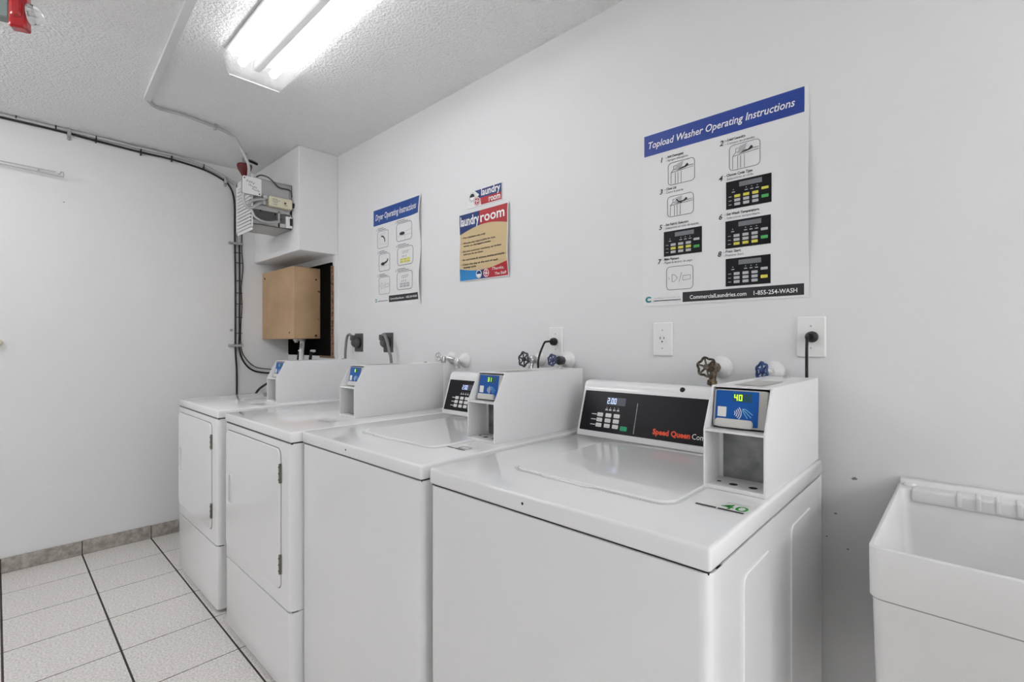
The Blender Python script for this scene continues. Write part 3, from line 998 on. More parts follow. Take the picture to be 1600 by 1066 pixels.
MB().sheet(fr, X0 + .17, Z0 + .025, X1 - .02, Z0 + .062, N1, N1, 12, 1).build('footer_band', M_DARKP, PD, 60)
text(MB(), fr, 'CommercialLaundries.com', X0 + .185, Z0 + .038, X0 + .32, .012, N1 + .0012, 0, .012).build('footer_lettering', M_PRINT, PD, 0)
text(MB(), fr, '1-855-254-WASH', X0 + .335, Z0 + .038, X1 - .03, .012, N1 + .0012, 0, .012).build('footer_phone', M_PRINT, PD, 0)
MB().outline(fr, X0 + .025, Z0 + .03, X0 + .045, Z0 + .052, .009, .005, N1, N1 + .0003).build('footer_logo', M_TEAL, PD, 0)
MB().flat(fr, rr(X0 + .052, Z0 + .034, X0 + .16, Z0 + .038, 0), N1).build('footer_tagline', M_GREYP, PD, 0)


# --- laundry room signs
def swirl(par, fr, u, v, r, n, back, line):
    b = MB().flat(fr, circ(u, v, r, 22), n).build('dryer_symbol', back, par, 0)
    m = MB()
    m.ring(fr, circ(u, v, r * .9, 22), circ(u, v, r * .76, 22), n + .0001, n + .0003)
    for k in range(4):
        a0 = k * math.pi / 2
        pts = [(u + r * q * .62 * math.cos(a0 + q * 1.7), v + r * q * .62 * math.sin(a0 + q * 1.7)) for q in (0, .3, .6, .85, 1)]
        stroke(m, fr, pts, r * .17, n + .0003)
    m.build('symbol_print', line, b, 0)


def drum(par, fr, u, v, r, n, back, line):
    b = MB().flat(fr, circ(u, v, r, 22), n).build('washer_symbol', back, par, 0)
    m = MB()
    m.ring(fr, circ(u, v, r * .95, 22), circ(u, v, r * .78, 22), n + .0001, n + .0003)
    low = [(u + r * .7 * math.cos(q), v + r * .7 * math.sin(q)) for q in [math.radians(180 + 180 * i / 12) for i in range(13)]]
    m.flat(fr, low, n + .0003)
    m.build('symbol_print', line, b, 0)


X0, X1, Z0, Z1 = 2.022, 2.247, 1.857, 1.937
b0 = lambda u, v: .0004
SS, fr = sheet_thing('room_sticker', 'small rectangular blue and red laundry room sticker above the tan rules sign', X0, Z0, X1, Z1, b0, M_PAPER, 'sticker', .002)
n = .0026
W_, H_ = X1 - X0, Z1 - Z0
MB().flat(fr, [(X0 + .06, Z0 + H_ * .46), (X1 - .004, Z0 + H_ * .46), (X1 - .004, Z1 - .004), (X0 + .045, Z1 - .004), (X0 + .075, Z1 - .025)], n).build('blue_field', M_NAVY, SS, 0)
MB().flat(fr, [(X0 + .088, Z0 + .004), (X1 - .004, Z0 + .004), (X1 - .004, Z0 + H_ * .46), (X0 + .085, Z0 + H_ * .46)], n).build('red_field', M_SRED, SS, 0)
text(MB(), fr, 'laundry', X0 + .09, Z0 + H_ * .57, X1 - .012, .034, n + .0005, 0, .02).build('sign_lettering', M_PRINT, SS, 0)
text(MB(), fr, 'room', X0 + .14, Z0 + H_ * .12, X1 - .012, .030, n + .0005, 0, .02).build('sign_lettering', M_PRINT, SS, 0)
drum(SS, fr, X0 + .028, Z1 - .03, .022, n + .0006, M_DARKP, M_PRINT)
swirl(SS, fr, X0 + .062, Z0 + .026, .021, n + .0012, M_SRED, M_PRINT)

X0, X1, Z0, Z1 = 1.962, 2.290, 1.517, 1.838


def bend3(u, v):
    t = (v - Z0) / (Z1 - Z0)
    return .002 + .016 * max(0, (u - X0) / (X1 - X0) - .25) ** 2 * math.sin(math.pi * min(1, max(0, t)) * .9 + .2) + .004 * math.sin(t * 5) ** 2


SR, fr = sheet_thing('rules_sign', 'tan laundry room rules sign with blue and red header hanging on the wall', X0, Z0, X1, Z1, bend3, M_PAPER, 'sign', .002)
n = .0026
MB().sheet(fr, X0 + .004, Z0 + .004, X1 - .004, Z1 - .004, n, n, 16, 16).build('tan_field', M_CREAM, SR, 60)
n += .0006
W_ = X1 - X0


def curved(u0, u1, vt, fb, k=10):
    pts = [(u0 + (u1 - u0) * i / k, fb(u0 + (u1 - u0) * i / k)) for i in range(k + 1)]
    return pts, vt


def band(name, m_, u0, u1, fa, fb, k=12):
    m = MB()
    vs_ = []
    for i in range(k + 1):
        u = u0 + (u1 - u0) * i / k
        for j in range(4):
            v = fa(u) + (fb(u) - fa(u)) * j / 3
            vs_.append(fr.p(u, v, n))
    m.add(vs_, [(i * 4 + j, i * 4 + j + 4, i * 4 + j + 5, i * 4 + j + 1) for i in range(k) for j in range(3)])
    m.build(name, m_, SR, 60)


um = X0 + W_ * .44
lowc = lambda u: Z1 - .098 + .03 * math.sin(math.pi * min(1, max(0, (u - X0) / W_)) * .9)
band('blue_header', M_NAVY, X0 + .004, um, lowc, lambda u: Z1 - .004)
band('red_header', M_SRED, um, X1 - .004, lowc, lambda u: Z1 - .004)
upc = lambda u: Z0 + .062 - .018 * math.sin(math.pi * (u - X0) / W_ * 1.1)
band('blue_footer', M_SKY, X0 + .004, X0 + W_ * .38, lambda u: Z0 + .004, upc)
band('navy_footer', M_NAVY, X0 + W_ * .38, X0 + W_ * .6, lambda u: Z0 + .004, upc)
band('red_footer', M_SRED, X0 + W_ * .6, X1 - .004, lambda u: Z0 + .004, upc)
k = n + .0008
text(MB(), fr, 'laundry', X0 + .012, Z1 - .058, um - .003, .046, k, 0, .02).build('sign_lettering', M_PRINT, SR, 0)
text(MB(), fr, 'room', um + .006, Z1 - .058, X1 - .02, .046, k, 0, .02).build('sign_lettering', M_PRINT, SR, 0)
rules = [('\u2022 For resident use only', .18), ('\u2022 We are not responsible for lost,', .255), ('   stolen or damaged articles', .22), ('\u2022 Do not overload machines, as clothes', .30), ('   will not be as clean', .165), ('\u2022 Be courteous & remove clothes promptly', .322), ('\u2022 Clean the top at the end of each', .275), ('   drying cycle', .115)]
gaps = [0, .026, .014, .026, .014, .026, .022, .014]
v = Z1 - .118
m = MB()
for (s, wd), g in zip(rules, gaps):
    v -= g
    off = .014 if s.startswith(' ') else 0
    text(m, fr, s.strip(), X0 + .018 + off, v, X0 + .018 + wd * .91, .0088, k, 0, .018)
m.build('rules_lettering', M_DARKP, SR, 0)
drum(SR, fr, X0 + W_ * .42, Z0 + .026, .020, k, M_NAVY, M_PRINT)
swirl(SR, fr, X0 + W_ * .57, Z0 + .026, .020, k, M_SRED, M_PRINT)
text(MB(), fr, 'Thanks,', X0 + W_ * .69, Z0 + .035, X0 + W_ * .92, .013, k, .35).build('sign_lettering', M_PRINT, SR, 0)
text(MB(), fr, 'The Staff', X0 + W_ * .74, Z0 + .012, X1 - .012, .012, k, 0, .012).build('sign_lettering', M_PRINT, SR, 0)


# ------------------------------------------------------------------ outlets, plugs and cords on the back wall
WF = Fr((0, 0, 0), (1, 0, 0), (0, 0, 1))


def outlet(x0, x1, z0, z1, label):
    t = thing('wall_outlet', ((x0 + x1) / 2, 0, z0), label, 'outlet', 'white wall outlet plates')
    MB().prism(WF, rr(x0, z0, x1, z1, .004), .0005, .006, .003).build('cover_plate', M_PLATE, t)
    xc, zc = (x0 + x1) / 2, (z0 + z1) / 2
    r = MB().prism(WF, circ(xc, zc, .0165, 24), .006, .0078, .0006).build('receptacle', M_PLATE, t)
    for u, v, a, b in ((-.0065, .004, .0012, .0042), (.0065, .004, .0012, .0036), (0, -.008, .0026, .0026)):
        MB().flat(WF, rr(xc + u - a, zc + v - b, xc + u + a, zc + v + b, a * .9), .0081).build('slot', M_SEAM, r, 0)
    for dz in (.03, -.03):
        MB().lathe((xc, -.006, zc + dz), (0, -1, 0), [(.0028, 0), (.0028, .0008), (.001, .0012)], 10).build('screw', M_LGREY, t)
    return xc, zc


def plug_cord(name, label, pts, plug_at, m_=M_BLACK, r=.004, group='black power cords'):
    t = thing(name, plug_at, label, 'power cord', group)
    x, y, z = plug_at
    MB().lathe((x, y, z), (0, -1, 0), [(.013, 0), (.0155, .004), (.0145, .018), (.008, .026)], 16).build('plug', m_, t)
    MB().tube(pts, r, 8, 8).build('cord', m_, t)


outlet(2.963, 3.033, 1.180, 1.293, 'bare white outlet plate with nothing plugged in, below the large washer poster')
xc, zc = outlet(3.394, 3.464, 1.184, 1.296, 'white outlet plate with a black plug above the nearest washer')
plug_cord('power_cord', 'black power cord hanging straight down behind the nearest washer', [(xc + .003, -.026, zc), (xc, -.045, zc), (xc - .001, -.047, zc - .02), (xc - .002, -.044, zc - .06), (xc - .004, -.034, zc - .13), (xc - .004, -.028, zc - .35)], (xc + .004, -.0085, zc))
xc, zc = outlet(2.512, 2.580, 1.172, 1.287, 'white outlet plate half hidden behind the middle washer')
plug_cord('power_cord', 'black power cord slanting down behind the middle washer', [(xc, -.03, zc), (xc - .006, -.05, zc), (xc - .016, -.06, zc - .01), (xc - .038, -.068, zc - .085), (xc - .04, -.045, zc - .2), (xc - .04, -.03, zc - .28)], (xc, -.0085, zc))


def dryer_outlet(x0, side, label, label2):
    z0, w_ = 1.172, .095
    xc, zc = x0 + w_ / 2, z0 + .056
    t = thing('dryer_outlet', (xc, 0, z0), label, 'outlet', 'dark grey dryer outlets')
    MB().prism(WF, rr(x0, z0, x0 + w_, z0 + .112, .004), .0005, .005, .002).build('cover_plate', M_DGREY, t)
    MB().prism(WF, circ(xc, zc, .033, 24), .005, .010, .001).build('receptacle', mat('outlet_black', '#2a2a2b', .5), t)
    c = thing('power_cord', (xc, -.0115, zc), label2, 'power cord', 'grey dryer power cords')
    MB().lathe((xc, -.0115, zc), (0, -1, 0), [(.028, 0), (.031, .006), (.029, .022), (.02, .034), (.012, .038)], 18).build('plug', M_DGREY, c)
    MB().box(xc - .016, xc + .016, -.056, -.03, zc + .012, zc + .045, .006, 2).build('strain_relief', M_DGREY, c)
    s = side
    if s < 0:
        pts = [(xc + .0, -.045, zc + .035), (xc - .03, -.05, zc + .05), (xc - .06, -.05, zc + .03), (xc - .075, -.05, zc - .03), (xc - .08, -.05, zc - .1), (xc - .08, -.05, zc - .4)]
    else:
        pts = [(xc + .0, -.045, zc + .035), (xc + .03, -.05, zc + .045), (xc + .06, -.05, zc + .01), (xc + .085, -.05, zc - .05), (xc + .105, -.05, zc - .12), (xc + .12, -.05, zc - .4)]
    MB().tube(pts, .008, 8, 8).build('cord', M_MGREY, c)


dryer_outlet(.966, -1, 'dark grey square dryer outlet nearest the tan metal box', 'grey dryer cord looping left from the outlet nearest the tan box')
dryer_outlet(1.292, 1, 'dark grey square dryer outlet farther from the tan metal box', 'grey dryer cord looping right and down behind the second dryer')


# ------------------------------------------------------------------ water valves
def valve(x, z, esc_r, hy, tilt, hr, m_hand, m_body, label, drop=True, spokes=6, short=False):
    """valve on the wall: escutcheon, pipe, body and a round scalloped handle that faces the room"""
    t = thing('water_valve', (x, 0, z), label, 'valve', 'washer water valves')
    MB().lathe((x, -.0005, z), (0, -1, 0), [(esc_r, 0), (esc_r, .003), (esc_r * .82, .016), (esc_r * .42, .03), (esc_r * .38, .034)], 24).build('escutcheon', M_PVC, t, 50)
    k = .45 if short else 1.0
    y0 = -.012 if short else hy + .07
    MB().tube([(x, -.01, z), (x, y0 - .012, z)], .011, 10, 1).build('pipe', M_PVC if m_body is not M_BRASS else m_body, t)
    m = MB()
    m.lathe((x, y0, z), (0, -1, 0), [(.013, 0), (.017, .005 * k), (.017, .028 * k), (.011, .034 * k)], 8)
    if drop:
        m.lathe((x, hy + .052, z - .008), (0, -.3, -1), [(.010, 0), (.010, .03), (.014, .032), (.014, .044), (.012, .046)], 12)
    b = m.build('valve_body', m_body, t, 40)
    ax = Vector((tilt[0], -1, tilt[1])).normalized()
    o = Vector((x, y0 - .035 * k, z))
    MB().lathe(o, ax, [(.008, -.005), (.006, .02), (.006, .03)], 10).build('stem', m_body, t)
    hc = o + ax * .03
    a = ax.orthogonal().normalized()
    c = ax.cross(a)
    m = MB()
    pts = []
    n = spokes * 4
    for i in range(n):
        q = 2 * math.pi * i / n
        rd = hr * (1 - .09 * (1 - math.cos(q * spokes)))
        pts.append(hc + a * rd * math.cos(q) + c * rd * math.sin(q))
    m.tube(pts, .0036, 6, 2, closed=True)
    for i in range(spokes):
        q = 2 * math.pi * i / spokes
        m.tube([hc - ax * .002, hc + (a * math.cos(q) + c * math.sin(q)) * hr], .003, 6, 1)
    m.lathe(hc, ax, [(.009, -.005), (.009, .003), (.005, .006)], 10)
    m.build('handle', m_hand, t, 50)
    return t


valve(3.188, 1.150, .034, -.115, (-.1, .12), .029, M_HWHEEL, M_BRASS, 'worn brass water valve with brownish wheel handle behind the nearest washer')
valve(3.336, 1.142, .030, -.115, (-.75, .12), .025, M_BHAND, M_PVC, 'blue-handled water valve half hidden behind the nearest payment box', False, 6, True)
valve(2.602, 1.157, .036, -.10, (-.1, .1), .022, mat('navy_handle', '#3a4468', .4), M_KHAND, 'dark valve with navy wheel handle in front of a big white escutcheon', False)
valve(2.463, 1.157, .028, -.105, (-.12, .1), .030, M_KHAND, M_CHROME, 'chrome water valve with dark wheel handle behind the middle washer')
# painted supply pipe with valves left of the middle washer
t = thing('supply_valve', (2.0, 0, 1.143), 'white painted supply pipe with small lever valves behind the second dryer', 'valve')
MB().lathe((2.0, -.0005, 1.143), (0, -1, 0), [(.036, 0), (.036, .003), (.03, .016), (.016, .03), (.014, .036)], 24).build('escutcheon', M_PVC, t, 50)
MB().tube([(2.0, -.02, 1.143), (2.0, -.062, 1.143)], .012, 10, 1).build('pipe', M_PVC, t)
MB().lathe((2.0, -.055, 1.15), (0, 0, -1), [(.014, 0), (.016, .006), (.012, .03), (.016, .034), (.016, .044)], 10).build('valve_body', M_CHROME, t)
MB().tube([(2.0, -.06, 1.146), (1.992, -.075, 1.150), (1.97, -.085, 1.156)], .007, 8, 3).build('lever', M_CHROME, t)
t = thing('supply_valve', (1.875, 0, 1.15), 'small white painted valve just left of the supply pipe behind the second dryer', 'valve')
MB().lathe((1.9, -.0005, 1.152), (0, -1, 0), [(.03, 0), (.03, .003), (.022, .014), (.012, .022)], 24).build('escutcheon', M_PVC, t, 50)
MB().tube([(1.9, -.015, 1.152), (1.9, -.06, 1.152)], .011, 10, 1).build('pipe', M_PVC, t)
MB().lathe((1.9, -.055, 1.16), (0, 0, -1), [(.012, 0), (.014, .006), (.012, .03)], 10).build('valve_body', M_CHROME, t)
m = MB()
m.tube([Vector((1.897 + .02 * math.cos(q), -.082, 1.158 + .02 * math.sin(q))) for q in [i * math.pi / 6 for i in range(12)]], .003, 6, 1, closed=True)
for q in range(4):
    m.tube([(1.897, -.08, 1.158), (1.897 + .02 * math.cos(q * math.pi / 2), -.082, 1.158 + .02 * math.sin(q * math.pi / 2))], .0026, 6, 1)
m.tube([(1.9, -.06, 1.155), (1.897, -.084, 1.158)], .005, 8, 1)
m.build('handle', M_CHROME, t)

# ------------------------------------------------------------------ tan box, black board and the pipes below it
bd = thing('backing_board', (.37, -.02, 1.14), 'black painted backing board behind the tan metal box', 'board')
fb = Fr((0, -.0205, 0), (1, 0, 0), (0, 0, 1))
MB().prism(fb, rr(.016, 1.14, .712, 1.755, .012), 0, .005).build('board', M_BOARD, bd, 0)
m = MB().box(.713, .727, -.036, -.0205, 1.135, 1.73, .002, 1)
m.build('edge_strip', M_WOODE, bd, 0)
MB().box(.55, .735, -.034, -.0205, 1.128, 1.1385, .001, 1).build('edge_strip', M_WOODE, bd, 0)
tb = thing('metal_box', (.28, -.12, 1.255), 'tan painted metal utility box mounted in the far corner', 'utility box')
MB().box(.006, .551, -.2, -.028, 1.255, 1.727, .004, 2).build('body', M_TAN, tb)
ft = Fr((0, -.2, 0), (1, 0, 0), (0, 0, 1))
MB().prism(ft, rr(.004, 1.252, .553, 1.73, .004), .0002, .004, .002).build('cover', M_TAN, tb)
for px, py in ((415, 436), (453.5, 520)):
    u, v = ft.px(px, py)
    MB().lathe((u, -.204, v), (0, -1, 0), [(.007, 0), (.006, .003), (.003, .005)], 10).build('screw', M_RUST, tb)
fs = Fr((.5512, 0, 0), (0, 1, 0), (0, 0, 1))
for px, py, s in ((499, 456, .014), (497, 499, .009)):
    u, v = fs.px(px, py)
    MB().flat(fs, [(min(u + s * random.uniform(.4, 1.4) * math.cos(q), -.031), v + s * random.uniform(.3, .7) * math.sin(q)) for q in [i * .52 for i in range(12)]], .0008).build('scratch', M_RUST if s > .01 else mat('tan_dark', '#9b7d5a', .6), tb, 0)
MB().lathe((.552, -.06, 1.65), (1, 0, 0), [(.006, 0), (.006, .004)], 10).build('latch', M_CHROME, tb)
MB().lathe((.552, -.06, 1.275), (1, 0, 0), [(.008, 0), (.008, .005)], 10).build('latch', M_RUST, tb)
cp_ = thing('conduit_fitting', (.38, -.08, 1.24), 'white angled conduit coming out below the tan metal box', 'conduit')
MB().tube([(.40, -.085, 1.253), (.398, -.085, 1.215), (.375, -.08, 1.15), (.36, -.08, 1.0)], .016, 10, 5).build('pipe', M_PVC, cp_)
MB().lathe((.40, -.085, 1.254), (0, 0, -1), [(.022, 0), (.022, .014), (.018, .016)], 12).build('coupling', M_METAL, cp_)
MB().tube([(.425 + .012 * math.cos(q), -.105, 1.205 + .012 * math.sin(q)) for q in [i * math.pi / 5 for i in range(10)]], .005, 6, 1, closed=True).build('clamp_ring', M_METAL, cp_)
MB().lathe((.30, -.085, 1.254), (0, 0, -1), [(.02, 0), (.02, .012), (.012, .016), (.012, .026)], 12).build('knockout_bushing', M_PVC, cp_)
for x, lb in ((.283, 'left of the white conduit'), (.475, 'right of the white conduit')):
    c = thing('cable', (x, -.05, 1.15), 'short black cable held by white clips below the tan box, ' + lb, 'cable', 'black cables below the tan box')
    MB().tube([(x + .01, -.06, 1.163), (x, -.06, 1.14), (x - .02, -.06, 1.08), (x - .05, -.07, .95)], .010, 8, 4).build('sheath', M_BLACK, c)
    for s in (-.016, .02):
        MB().lathe((x + s + .008, -.043, 1.172), (0, -1, 0), [(.009, 0), (.009, .012), (.005, .016)], 10).build('clip', M_PVC, c)

# ------------------------------------------------------------------ louvred equipment box on the soffit
eq = thing('equipment_box', (.52, -.37, 1.92), 'louvred grey metal equipment box with looping conduits on the corner soffit', 'equipment box')
ex0, ex1, ey0, ey1, ez0, ez1 = .385, .645, -.485, -.257, 1.937, 2.215
m = MB()
m.box(ex0, ex1, ey0, ey1, ez0, ez0 + .004)
m.box(ex0, ex1, ey0, ey1, ez1 - .004, ez1)
m.box(ex0, ex1, ey1 - .004, ey1, ez0, ez1)
m.box(ex0, ex0 + .004, ey0, ey1, ez0, ez1)
m.box(ex1 - .012, ex1 - .008, ey0, ey1, ez0 + .09, ez1)
m.box(ex1 - .004, ex1, ey0, ey1, ez0, ez0 + .028)
m.box(ex1 - .004, ex1, ey0, ey1, ez0 + .09, ez0 + .115)
m.box(ex1 - .006, ex1, ey0 + .145, ey0 + .155, ez0, ez0 + .1)
m.box(ex1 - .006, ex1, ey1 - .012, ey1, ez0, ez1)
m.build('body', M_METAL, eq, 0)
fg = Fr((0, ey0, 0), (1, 0, 0), (0, 0, 1))
gz0, gz1 = 1.900, 2.235
gr = MB()
gr.prism(fg, rr(ex0 - .02, gz0, ex0 - .002, gz1, 0), 0, .003)
gr.prism(fg, rr(ex1 - .016, gz0 + .012, ex1 + .002, gz1 - .03, 0), 0, .003)
gr.prism(fg, rr(ex0 - .02, gz0, ex1 + .002, gz0 + .018, 0), 0, .003)
gr.prism(fg, rr(ex0 - .02, gz1 - .03, ex1 + .002, gz1, 0), 0, .003)
gr = gr.build('grille_frame', M_LAMPW, eq, 0)
for i in range(14):
    z = gz0 + .024 + i * .0205
    fr = Fr((0, ey0 - .002, z), (1, 0, 0), (0, -.55, .8))
    MB().prism(fr, rr(ex0 - .004, 0, ex1 - .014, .013, 0), 0, .0016).build('slat', M_LAMPW, gr, 0)
fe = Fr((ex1, 0, 0), (0, 1, 0), (0, 0, 1))


def epx(x, y, dx=0.0):
    q = on(x, y, 0, ex1 + dx)
    return q


# cream control module
ua, va = fe.px(416.7, 306.7)
ub, vb_ = fe.px(453.6, 330)
md = MB().prism(fe, rr(ua, va - .062, ub, va, .008), .0, .034, .004).build('control_module', M_MODULE, eq)
MB().lathe((ex1 + .034, (ua + ub) / 2 + .025, va - .031), (1, 0, 0), [(.006, 0), (.006, .003)], 10).build('button', M_DRED, md)
m = MB()
for a, b, c in ((.02, -.018, .03), (.02, -.026, .045), (.022, -.036, .03), (.09, -.045, .018), (.028, -.05, .02)):
    m.flat(fe, rr(ua + a, va + b, ua + a + c, va + b + .003, 0), .0346)
m.build('module_print', M_GREYP, md, 0)
MB().lathe((ex1 + .01, ub + .012, va - .03), (1, 0, -.1), [(.014, 0), (.016, .01), (.013, .024), (.006, .028)], 14).build('knob', M_BLACK, eq)
MB().prism(fe, rr(ub - .03, ez0 + .005, ub + .008, ez0 + .075, .002), .0, .014, .002).build('terminal_block', M_PVC, eq)
MB().prism(fe, rr(ub - .008, ez0 + .02, ub + .006, ez0 + .065, .001), .0142, .018, .001).build('terminal', M_BLACK, eq)
q = lambda x, y, dx=.03: tuple(epx(340 + x / 7.107, 230 + y / 7.107, dx))
MB().tube([q(285, 515), q(290, 600), q(325, 660), q(390, 670), q(450, 630), q(490, 615)], .0085, 8, 6).build('flex_conduit', M_METAL, eq)
MB().tube([q(350, 640), q(375, 600), q(420, 585), q(490, 580), q(520, 590)], .0085, 8, 6).build('flex_conduit', M_METAL, eq)
MB().tube([q(375, 690), q(415, 770), q(490, 820), q(580, 838), q(680, 825)], .0075, 8, 6).build('flex_conduit', M_METAL, eq)
MB().tube([q(430, 330, .0), q(480, 312, .0), q(560, 335, .0), q(630, 395, .0), q(690, 450, .0), q(800, 480, 0), q(825, 560, 0)], .004, 6, 6).build('wire', M_DGREY, eq)
MB().lathe(q(518, 560, .012), (1, 0, 0), [(.014, 0), (.014, .02), (.008, .024)], 12).build('connector', M_METAL, eq)
MB().lathe(q(505, 625, .012), (1, 0, 0), [(.012, 0), (.012, .022), (.008, .026)], 12).build('connector', M_METAL, eq)
for x, y in ((475, 705), (640, 745), (700, 800)):
    MB().lathe(q(x, y, .001), (1, 0, 0), [(.004, 0), (.004, .003)], 8).build('screw', M_SEAM, eq)

# junction box with hand-written cover
jb = thing('junction_box', (.63, -.5, 2.1), 'white square junction box with handwritten cover at the end of the ceiling conduit', 'junction box')
fj = Fr((.690, 0, 0), (0, 1, 0), (0, 0, 1))
ja, jv = fj.px(379, 273.5)
jc, jw = fj.px(408.5, 307)
MB().box(.651, .688, ja + .003, jc - .003, jw + .003, jv - .003, .004, 2).build('body', M_METAL, jb)
cv = MB().prism(fj, rr(ja, jw, jc, jv, .008), -.002, .001, .0006).build('cover', M_PVC, jb)
m = MB()
for a, b, s in ((.02, .07, 'NN'), (.032, .048, 'WwN'), (.05, .03, 'lult')):
    text(m, fj, s, ja + a, jw + b, ja + a + .045, .014, .0016, .3, 0, -.25)
m.build('handwriting', M_GREYP, cv, 0)
for a, b in ((ja + .01, jv - .012), (jc - .012, jw + .01)):
    MB().lathe((.6912, a, b), (1, 0, 0), [(.004, 0), (.004, .002)], 8).build('screw', M_DRED if b > 2.15 else M_SEAM, cv)

# ceiling conduit: flat trunking, then a bent tube down to the junction box
cd = thing('ceiling_conduit', (.9, -1.0, CEIL), 'painted conduit running along the ceiling and bending down to the junction box', 'conduit')
p0, p1 = on(298, 0, 2, CEIL - .01), on(230, 154, 2, CEIL - .01)
dirv = (p0 - p1).normalized()
pe = p1 + dirv * 2.6
m = MB()
sd = Vector((-dirv.y, dirv.x, 0)) * .014
zz = Vector((0, 0, .010))
base = [p1 + sd - zz, p1 - sd - zz, p1 - sd + zz, p1 + sd + zz]
end = [pe + sd - zz, pe - sd - zz, pe - sd + zz, pe + sd + zz]
m.add([*base, *end], [(0, 1, 2, 3), (7, 6, 5, 4), (0, 4, 5, 1), (1, 5, 6, 2), (2, 6, 7, 3), (3, 7, 4, 0)])
m.build('trunking', mat('trunking_paint', '#d9d9d9', .6), cd, 0)
a, b, c_ = on(245, 168, 2, CEIL - .012), on(290, 181, 2, CEIL - .012), on(337, 199, 2, CEIL - .014)
jt = (.668, ja + .04, jv)
MB().tube([p1 + Vector((0, 0, -.002)), a, b, c_, (.665, -.60, CEIL - .03), (.665, -.56, CEIL - .085), (.668, ja + .038, jv + .08), jt], .0085, 8, 6).build('tube', M_CONDUIT, cd)
MB().box(c_.x - .018, c_.x + .018, c_.y - .008, c_.y + .008, c_.z - .012, CEIL - .001, .002, 1).build('strap', M_METAL, cd)
MB().lathe((jt[0], jt[1], jt[2] - .004), (0, 0, 1), [(.013, 0), (.013, .012), (.010, .016)], 10).build('connector', M_METAL, cd)

# dark red fitting in the ceiling corner
rf = thing('red_fitting', (.30, -.42, CEIL), 'small dark red tapered fitting hanging from the ceiling corner above the junction box', 'fitting')
rq = on(382, 258, 1, -.44)
MB().lathe((rq.x, -.44, rq.z), (0, 0, -1), [(.042, -.002), (.044, .006), (.039, .03), (.024, .055), (.014, .075)], 16).build('body', M_DRED, rf)
MB().lathe((rq.x, -.44, rq.z), (0, 0, 1), [(.02, 0), (.012, .012), (.012, CEIL - rq.z - .001)], 12).build('stem', M_METAL, rf)
MB().tube([on(388, 251, 2, CEIL - .01), on(395, 254, 2, CEIL - .010), on(402, 257, 2, CEIL - .012)], .008, 6, 3).build('stub', M_BLACK, rf)
rf.location = (rq.x, -.44, CEIL)
for ch in rf.children:
    ch.location = Vector((.30, -.42, CEIL)) - rf.location

# red alarm strobe at the top left of the picture
al = thing('alarm_strobe', (1.42, -1.47, CEIL), 'red alarm unit with a clear dome lamp hanging from the ceiling at top left', 'alarm')
q0, q1 = on(17, 42, 2, 2.255), on(46, 48, 2, 2.255)
cxy = (q0 + q1) / 2
ax_ = Vector((q1.x - q0.x, q1.y - q0.y, 0)).normalized()
fa = Fr((cxy.x, cxy.y, 2.25), ax_, (0, 0, 1))
hw = (q1 - q0).length / 2
MB().prism(fa, rr(-hw, 0, hw, CEIL - 2.25 - .022, .006), -.012, .022, .006).build('red_body', M_REDG, al)
MB().prism(fa, rr(-hw * .7, .03, hw * .55, .12, .012), .022, .03, .006).build('red_lens', M_REDG, al)
MB().prism(fa, rr(-hw * 3.4, .026, -hw * 1.02, .11, .004), -.02, .016, .003).build('side_housing', M_GREYG, al)
MB().prism(fa, rr(-hw * 1.5, CEIL - 2.25 - .021, hw * 1.5, CEIL - 2.25 - .001, .003), -.03, .04).build('mount', M_GREYG, al, 0)
oo = fa.p(hw * 1.05, .058, .004)
MB().lathe(oo, ax_, [(.030, 0), (.031, .006), (.028, .018), (.019, .029), (.006, .034)], 20).build('clear_dome', M_GLASS, al, 60)
MB().lathe(oo, ax_, [(.006, .001), (.006, .016), (.003, .02)], 10).build('flash_bulb', M_PVC, al)

# ------------------------------------------------------------------ cables on the left wall
LW = lambda px, py, x=.014: on(px, py, 0, x)


def cable(name, label, pts, r, m_, group=None, cat='cable', seg=8):
    t = thing(name, pts[0], label, cat, group)
    MB().tube(pts, r, seg, 6).build('sheath', m_, t)
    return t


V = Vector


def cap_z(p, d):                              # keep a cable clear of the ceiling
    return Vector((p.x, p.y, min(p.z, CEIL - d)))


run = [(-60, 150), (0, 171), (25, 179), (90, 200), (150, 218), (220, 236), (268, 247), (318, 263), (345, 277), (358, 288), (366, 312), (367, 370), (368, 450), (368, 540), (370, 580), (370, 640)]
bk = cable('wall_cable', 'thick black cable running under the ceiling then straight down the left wall', [V((.010, RY + .01, CEIL - .024)), V((.010, -2.2, CEIL - .024))] + [cap_z(LW(x, y + 2, .010), .024) for x, y in run], .0062, M_BLACK, 'cables on the left wall')
for px, py in ((25, 181), (87, 200), (150, 219), (220, 239), (268, 249), (318, 262)):
    q = LW(px, py, .010)
    MB().box(.0008, .024, q.y - .003, q.y + .003, q.z - .017, q.z + .022, .002, 1).build('cable_tie', M_BLACK, bk)
for px, py in ((108, 212), (352, 286)):
    q = LW(px, py, .012)
    MB().box(.0008, .03, q.y - .008, q.y + .008, q.z - .006, q.z + .035, .003, 1).build('clamp', M_METAL, bk)
    MB().lathe((.001, q.y, q.z - .015), (1, 0, 0), [(.010, 0), (.010, .006), (.005, .01)], 10).build('clamp_screw', M_METAL, bk)
gc = cable('wall_conduit', 'pale grey conduit running along the top of the left wall above the black cable', [V((.012, RY + .01, CEIL - .0105)), V((.012, -2.2, CEIL - .0105))] + [cap_z(LW(x, y - 4, .012), .0105) for x, y in run[:9]] + [LW(360, 283, .014), LW(373, 300, .014), LW(374, 380, .014)], .0095, M_CONDUIT, 'cables on the left wall', 'conduit')
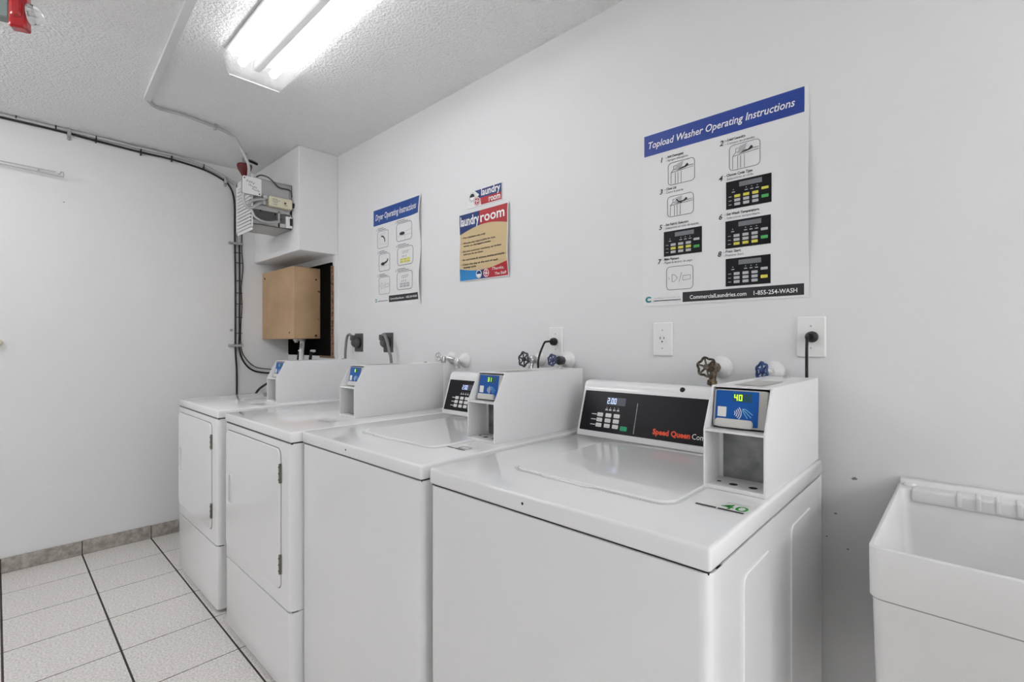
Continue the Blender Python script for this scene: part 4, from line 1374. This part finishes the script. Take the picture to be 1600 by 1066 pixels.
c2 = cable('wall_cable', 'second black cable on the left wall, curving to the right behind the dryer', [LW(374, 368), LW(374.5, 450), LW(374, 520), LW(374, 545), LW(380, 564), LW(392, 577), LW(408, 582), LW(440, 584, .016)], .0058, M_BLACK, 'cables on the left wall')
c3 = cable('wall_cable', 'thin wavy black wire, rightmost of the cables down the left wall', [LW(378, 355, .008), LW(378, 380, .008), LW(378, 395, .008), LW(379.5, 420, .008), LW(377, 450, .008), LW(378, 480, .008), LW(376, 515, .008), LW(377, 545, .02), LW(384, 560, .022), LW(396, 572, .024), LW(410, 576, .024), LW(440, 578, .024)], .0032, M_BLACK, 'cables on the left wall')
for px, py in ((371, 382), (371, 395), (373, 411), (373, 439), (373, 458), (373, 475), (373, 496), (373, 521)):
    q = LW(px, py, .01)
    MB().box(.0008, .012, q.y - .022, q.y + .024, q.z - .002, q.z + .002).build('cable_tie', M_BLACK, c2, 0)
for px, py in ((371, 381), (371, 540)):
    q = LW(px, py, .012)
    MB().box(.0008, .024, q.y - .032, q.y + .036, q.z - .009, q.z + .009, .003, 1).build('clamp', M_METAL, c2)
    for s in (-.045,):
        MB().lathe((.0008, q.y + s, q.z), (1, 0, 0), [(.011, 0), (.011, .006), (.006, .012)], 10).build('clamp_screw', M_METAL, c2)
q = LW(362, 516, .012)
MB().lathe((.0008, q.y, q.z), (1, 0, 0), [(.009, 0), (.009, .008), (.005, .012)], 10).build('clamp_screw', M_METAL, c2)
cable('wall_cable', 'short black cable slanting up from behind the leftmost dryer', [LW(398, 618, .04), LW(405, 608, .04), LW(418, 599, .05), LW(436, 588, .06), (.15, -.07, 1.05)], .008, M_BLACK, 'cables on the left wall')

# thin bracket rods at the left edge
rd = thing('wall_rod', (.03, -1.4, 2.16), 'thin white wire rods with a hooked end sticking out on the left wall', 'rod')
A, B = on(-60, 243, 0, .03), on(99, 277, 0, .03)
MB().tube([A, B], .0036, 6, 1).build('rod', M_CONDUIT, rd)
MB().tube([A + V((0, 0, .012)), B + V((0, -.03, .022))], .003, 6, 1).build('rod', M_CONDUIT, rd)
MB().tube([B, B + V((0, .001, .024)), B + V((0, -.01, .026)), B + V((0, -.013, .014)), B + V((0, -.022, .012))], .003, 6, 3).build('hook', M_CONDUIT, rd)
MB().tube([A + V((-.0295, .28, .004)), A + V((.0, .28, .004))], .004, 6, 1).build('wall_stub', M_CONDUIT, rd)
kb = thing('door_stop', (0, -1.516, 1.22), 'small beige knob at the extreme left edge of the left wall', 'knob')
q = on(-2, 536, 0, 0)
MB().lathe((.0005, q.y, q.z), (1, 0, 0), [(.012, 0), (.012, .008), (.009, .012), (.016, .02), (.017, .03), (.010, .037)], 14).build('knob', M_MODULE, kb, 50)
